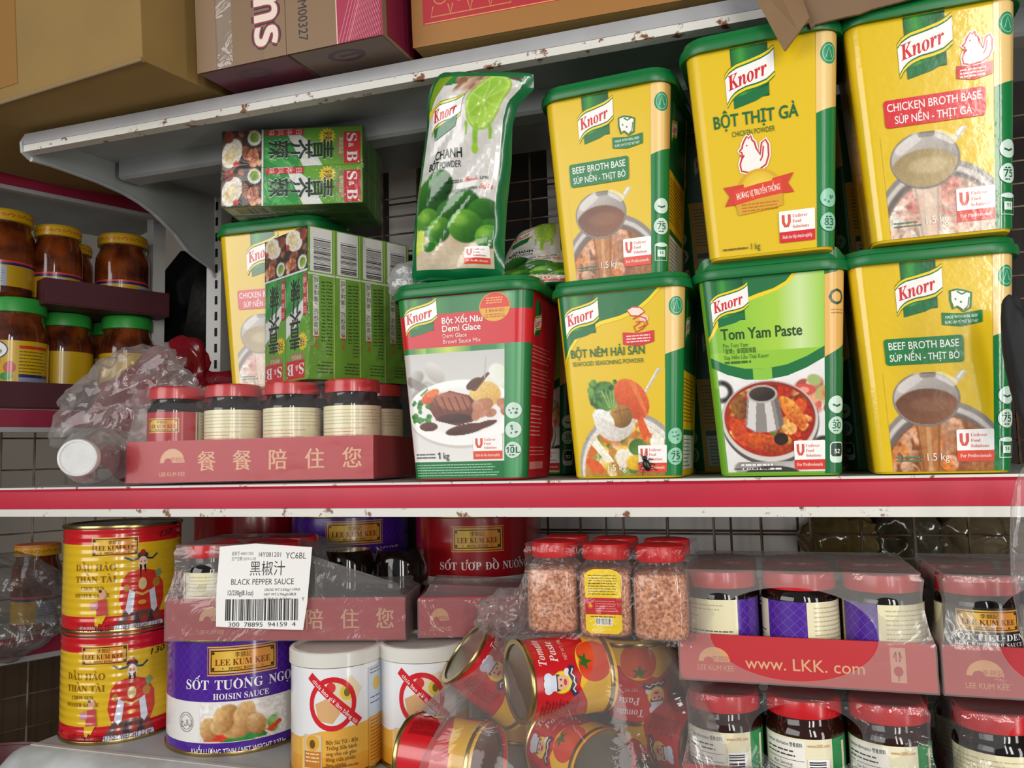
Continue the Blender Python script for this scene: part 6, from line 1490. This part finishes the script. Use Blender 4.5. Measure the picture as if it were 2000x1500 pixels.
def card_tray(label, s0, s1, d, h, z, t0=.004):
    t = thing('cardboard_tray', label, 'tray', U(s0, t0, z), AU, 'dark red trays in the neighbouring unit'); W, D, H = (s1 - s0) * KU, d * KU, h * KU
    bm = box_bm(0, W, 0, D, 0, .003)
    for a in ((0, W, 0, .003), (0, W, D - .003, D), (0, .003, .002, D - .002), (W - .003, W, .002, D - .002)): box_bm(a[0], a[1], a[2], a[3], .002, H, 0, 1, bm)
    obj('tray_body', bm, M_MAROON, t)
card_tray('dark red tray holding the green lidded pickle jars', -.12, .26, .20, .040, .1125)
card_tray('dark red tray holding the yellow lidded jars', .053, .243, .18, .040, .2735)
M_PICK = mat('orange_pickle_jar', '#7d3a14', rough=0.08, coat=0.4, c2='#3f180c', vscale=26)
PK = {}
def pickle(label, s, t0, z, rz, H, r, lidm, kind, grp):
    key = (kind, H)
    p = U(s, t0, z)
    if key in PK: return dup(PK[key], p, AU + R_(rz), label, grp)
    t = thing('pickle_jar', label, 'jar', p, AU + R_(rz), grp); r *= KU; H *= KU
    obj('glass_body', lathe_me('glass_body', [(r * .9, 0), (r, .005), (r, H * .62), (r * .97, H * .72), (r * .84, H * .81), (r * .82, H * .9)], 40), M_PICK, t)
    ld = obj('lid', lathe_me('lid', [(r * .86, H * .865), (r * .92, H * .87), (r * .92, H * .97), (r * .88, H), (r * .8, H)], 40), lidm, t)
    if kind == 'green': f = cyl_map(r, H * .60); k = PI * r * 1000 / 150; print_on('paper_label', art_pickle(), lambda u, v: f(u * k, v * 1.35), M_LABEL, t, [150 * q / 20 for q in range(-20, 21)])
    else:
        f = cyl_map(r, H * .40); k = PI * r * 1000 / 150; print_on('paper_label', art_yellow_jar(), lambda u, v: f(u * k, v * 1.1), M_LABEL, t, [150 * q / 20 for q in range(-20, 21)])
        f2 = cyl_map(r * .92, H * .97); print_on('lid_print', art_yellow_lid(), lambda u, v: f2(u * k * .92, v * .9), M_LABEL, ld, [150 * q / 20 for q in range(-20, 21)])
    PK[key] = t; return t
GL = mat('green_lid', '#2f9a3c', rough=0.4); YL = mat('yellow_lid', '#c29a12', rough=0.4)
gg = 'green lidded pickle jars in the neighbouring unit'; yg = 'yellow lidded jars in the neighbouring unit'
pickle('green lidded pickle jar with yellow label, nearest in the dark red tray', .030, .062, .1155, -35, .166, .047, GL, 'green', gg)
pickle('green lidded pickle jar in deep shade between its two neighbours', .112, .098, .1155, 140, .157, .043, GL, 'green', gg)
pickle('green lidded orange jar farthest along its dark red tray', .198, .062, .1155, 100, .157, .043, GL, 'green', gg)
pickle('green lidded jar at the rear of the dark red tray', .205, .150, .1155, 60, .157, .043, GL, 'green', gg)
pickle('yellow lidded jar nearest the corner post', .186, .056, .2765, 40, .132, .042, YL, 'yellow', yg)
pickle('small yellow lidded jar partly behind the corner one', .122, .112, .2765, 20, .118, .036, YL, 'yellow', yg)
pickle('yellow lidded jar over the shaded green lidded jar', .086, .056, .2765, -20, .128, .036, YL, 'yellow', yg)
pickle('yellow lidded jar standing on the nearest green lid', .012, .066, .282, -30, .134, .044, YL, 'yellow', yg)
o = obj('plastic_bag', crumple_me('plastic_bag', (.10, .05, .075), .35, 1.6, 21, 5), film_mat('dusty_bag', haze=.22, gloss=.06, rough=.12, bump=1.0, bscale=18, haze_color='#6a6766')); p = U(-.004, -.035, -.165)
tag(o, 'dusty grey plastic bag hanging beside the ribbed tins', 'bag', None, p, (0, R_(20), AU))
pickle('orange capped jar on the lowest shelf of the neighbouring unit', .068, .050, -.2145, 10, .125, .034, mat('orange_lid', '#c9702a', rough=0.5), 'low', 'jar on the lowest shelf of the neighbouring unit')
o = box('cardboard_carton', 0, .30, 0, .20, 0, .26, mat('dark_carton', '#4d3a28', rough=0.85), None, .003, 2); tag(o, 'dark brown carton behind the wires below the neighbouring unit', 'carton', None, U(-.02, .31, -.53), (0, 0, AU))
o = obj('plastic_basin', lathe_me('plastic_basin', [(.05, 0), (.11, .01), (.135, .13), (.14, .132), (.137, .134), (.108, .014), (.0001, .012)], 40, False), mat('maroon_plastic', '#5a1420', rough=0.4)); tag(o, 'maroon plastic basin low beside the ribbed tins', 'basin', None, U(-.03, -.02, -.50))
o = obj('umbrella', loft_me('umbrella', [[(r * math.cos(2 * PI * k / 16) * (1 + .12 * (k % 2)), r * math.sin(2 * PI * k / 16) * (1 + .12 * (k % 2)), z) for k in range(16)] for r, z in ((.004, 0), (.05, .03), (.085, .14), (.10, .26), (.07, .33), (.01, .36))]), M_BLACK); tag(o, 'black cloth bundle in the gap behind the steel post', 'bundle', None, (-.905, .56, .13), (0, R_(14), 0))
o.name = 'cloth_bundle'
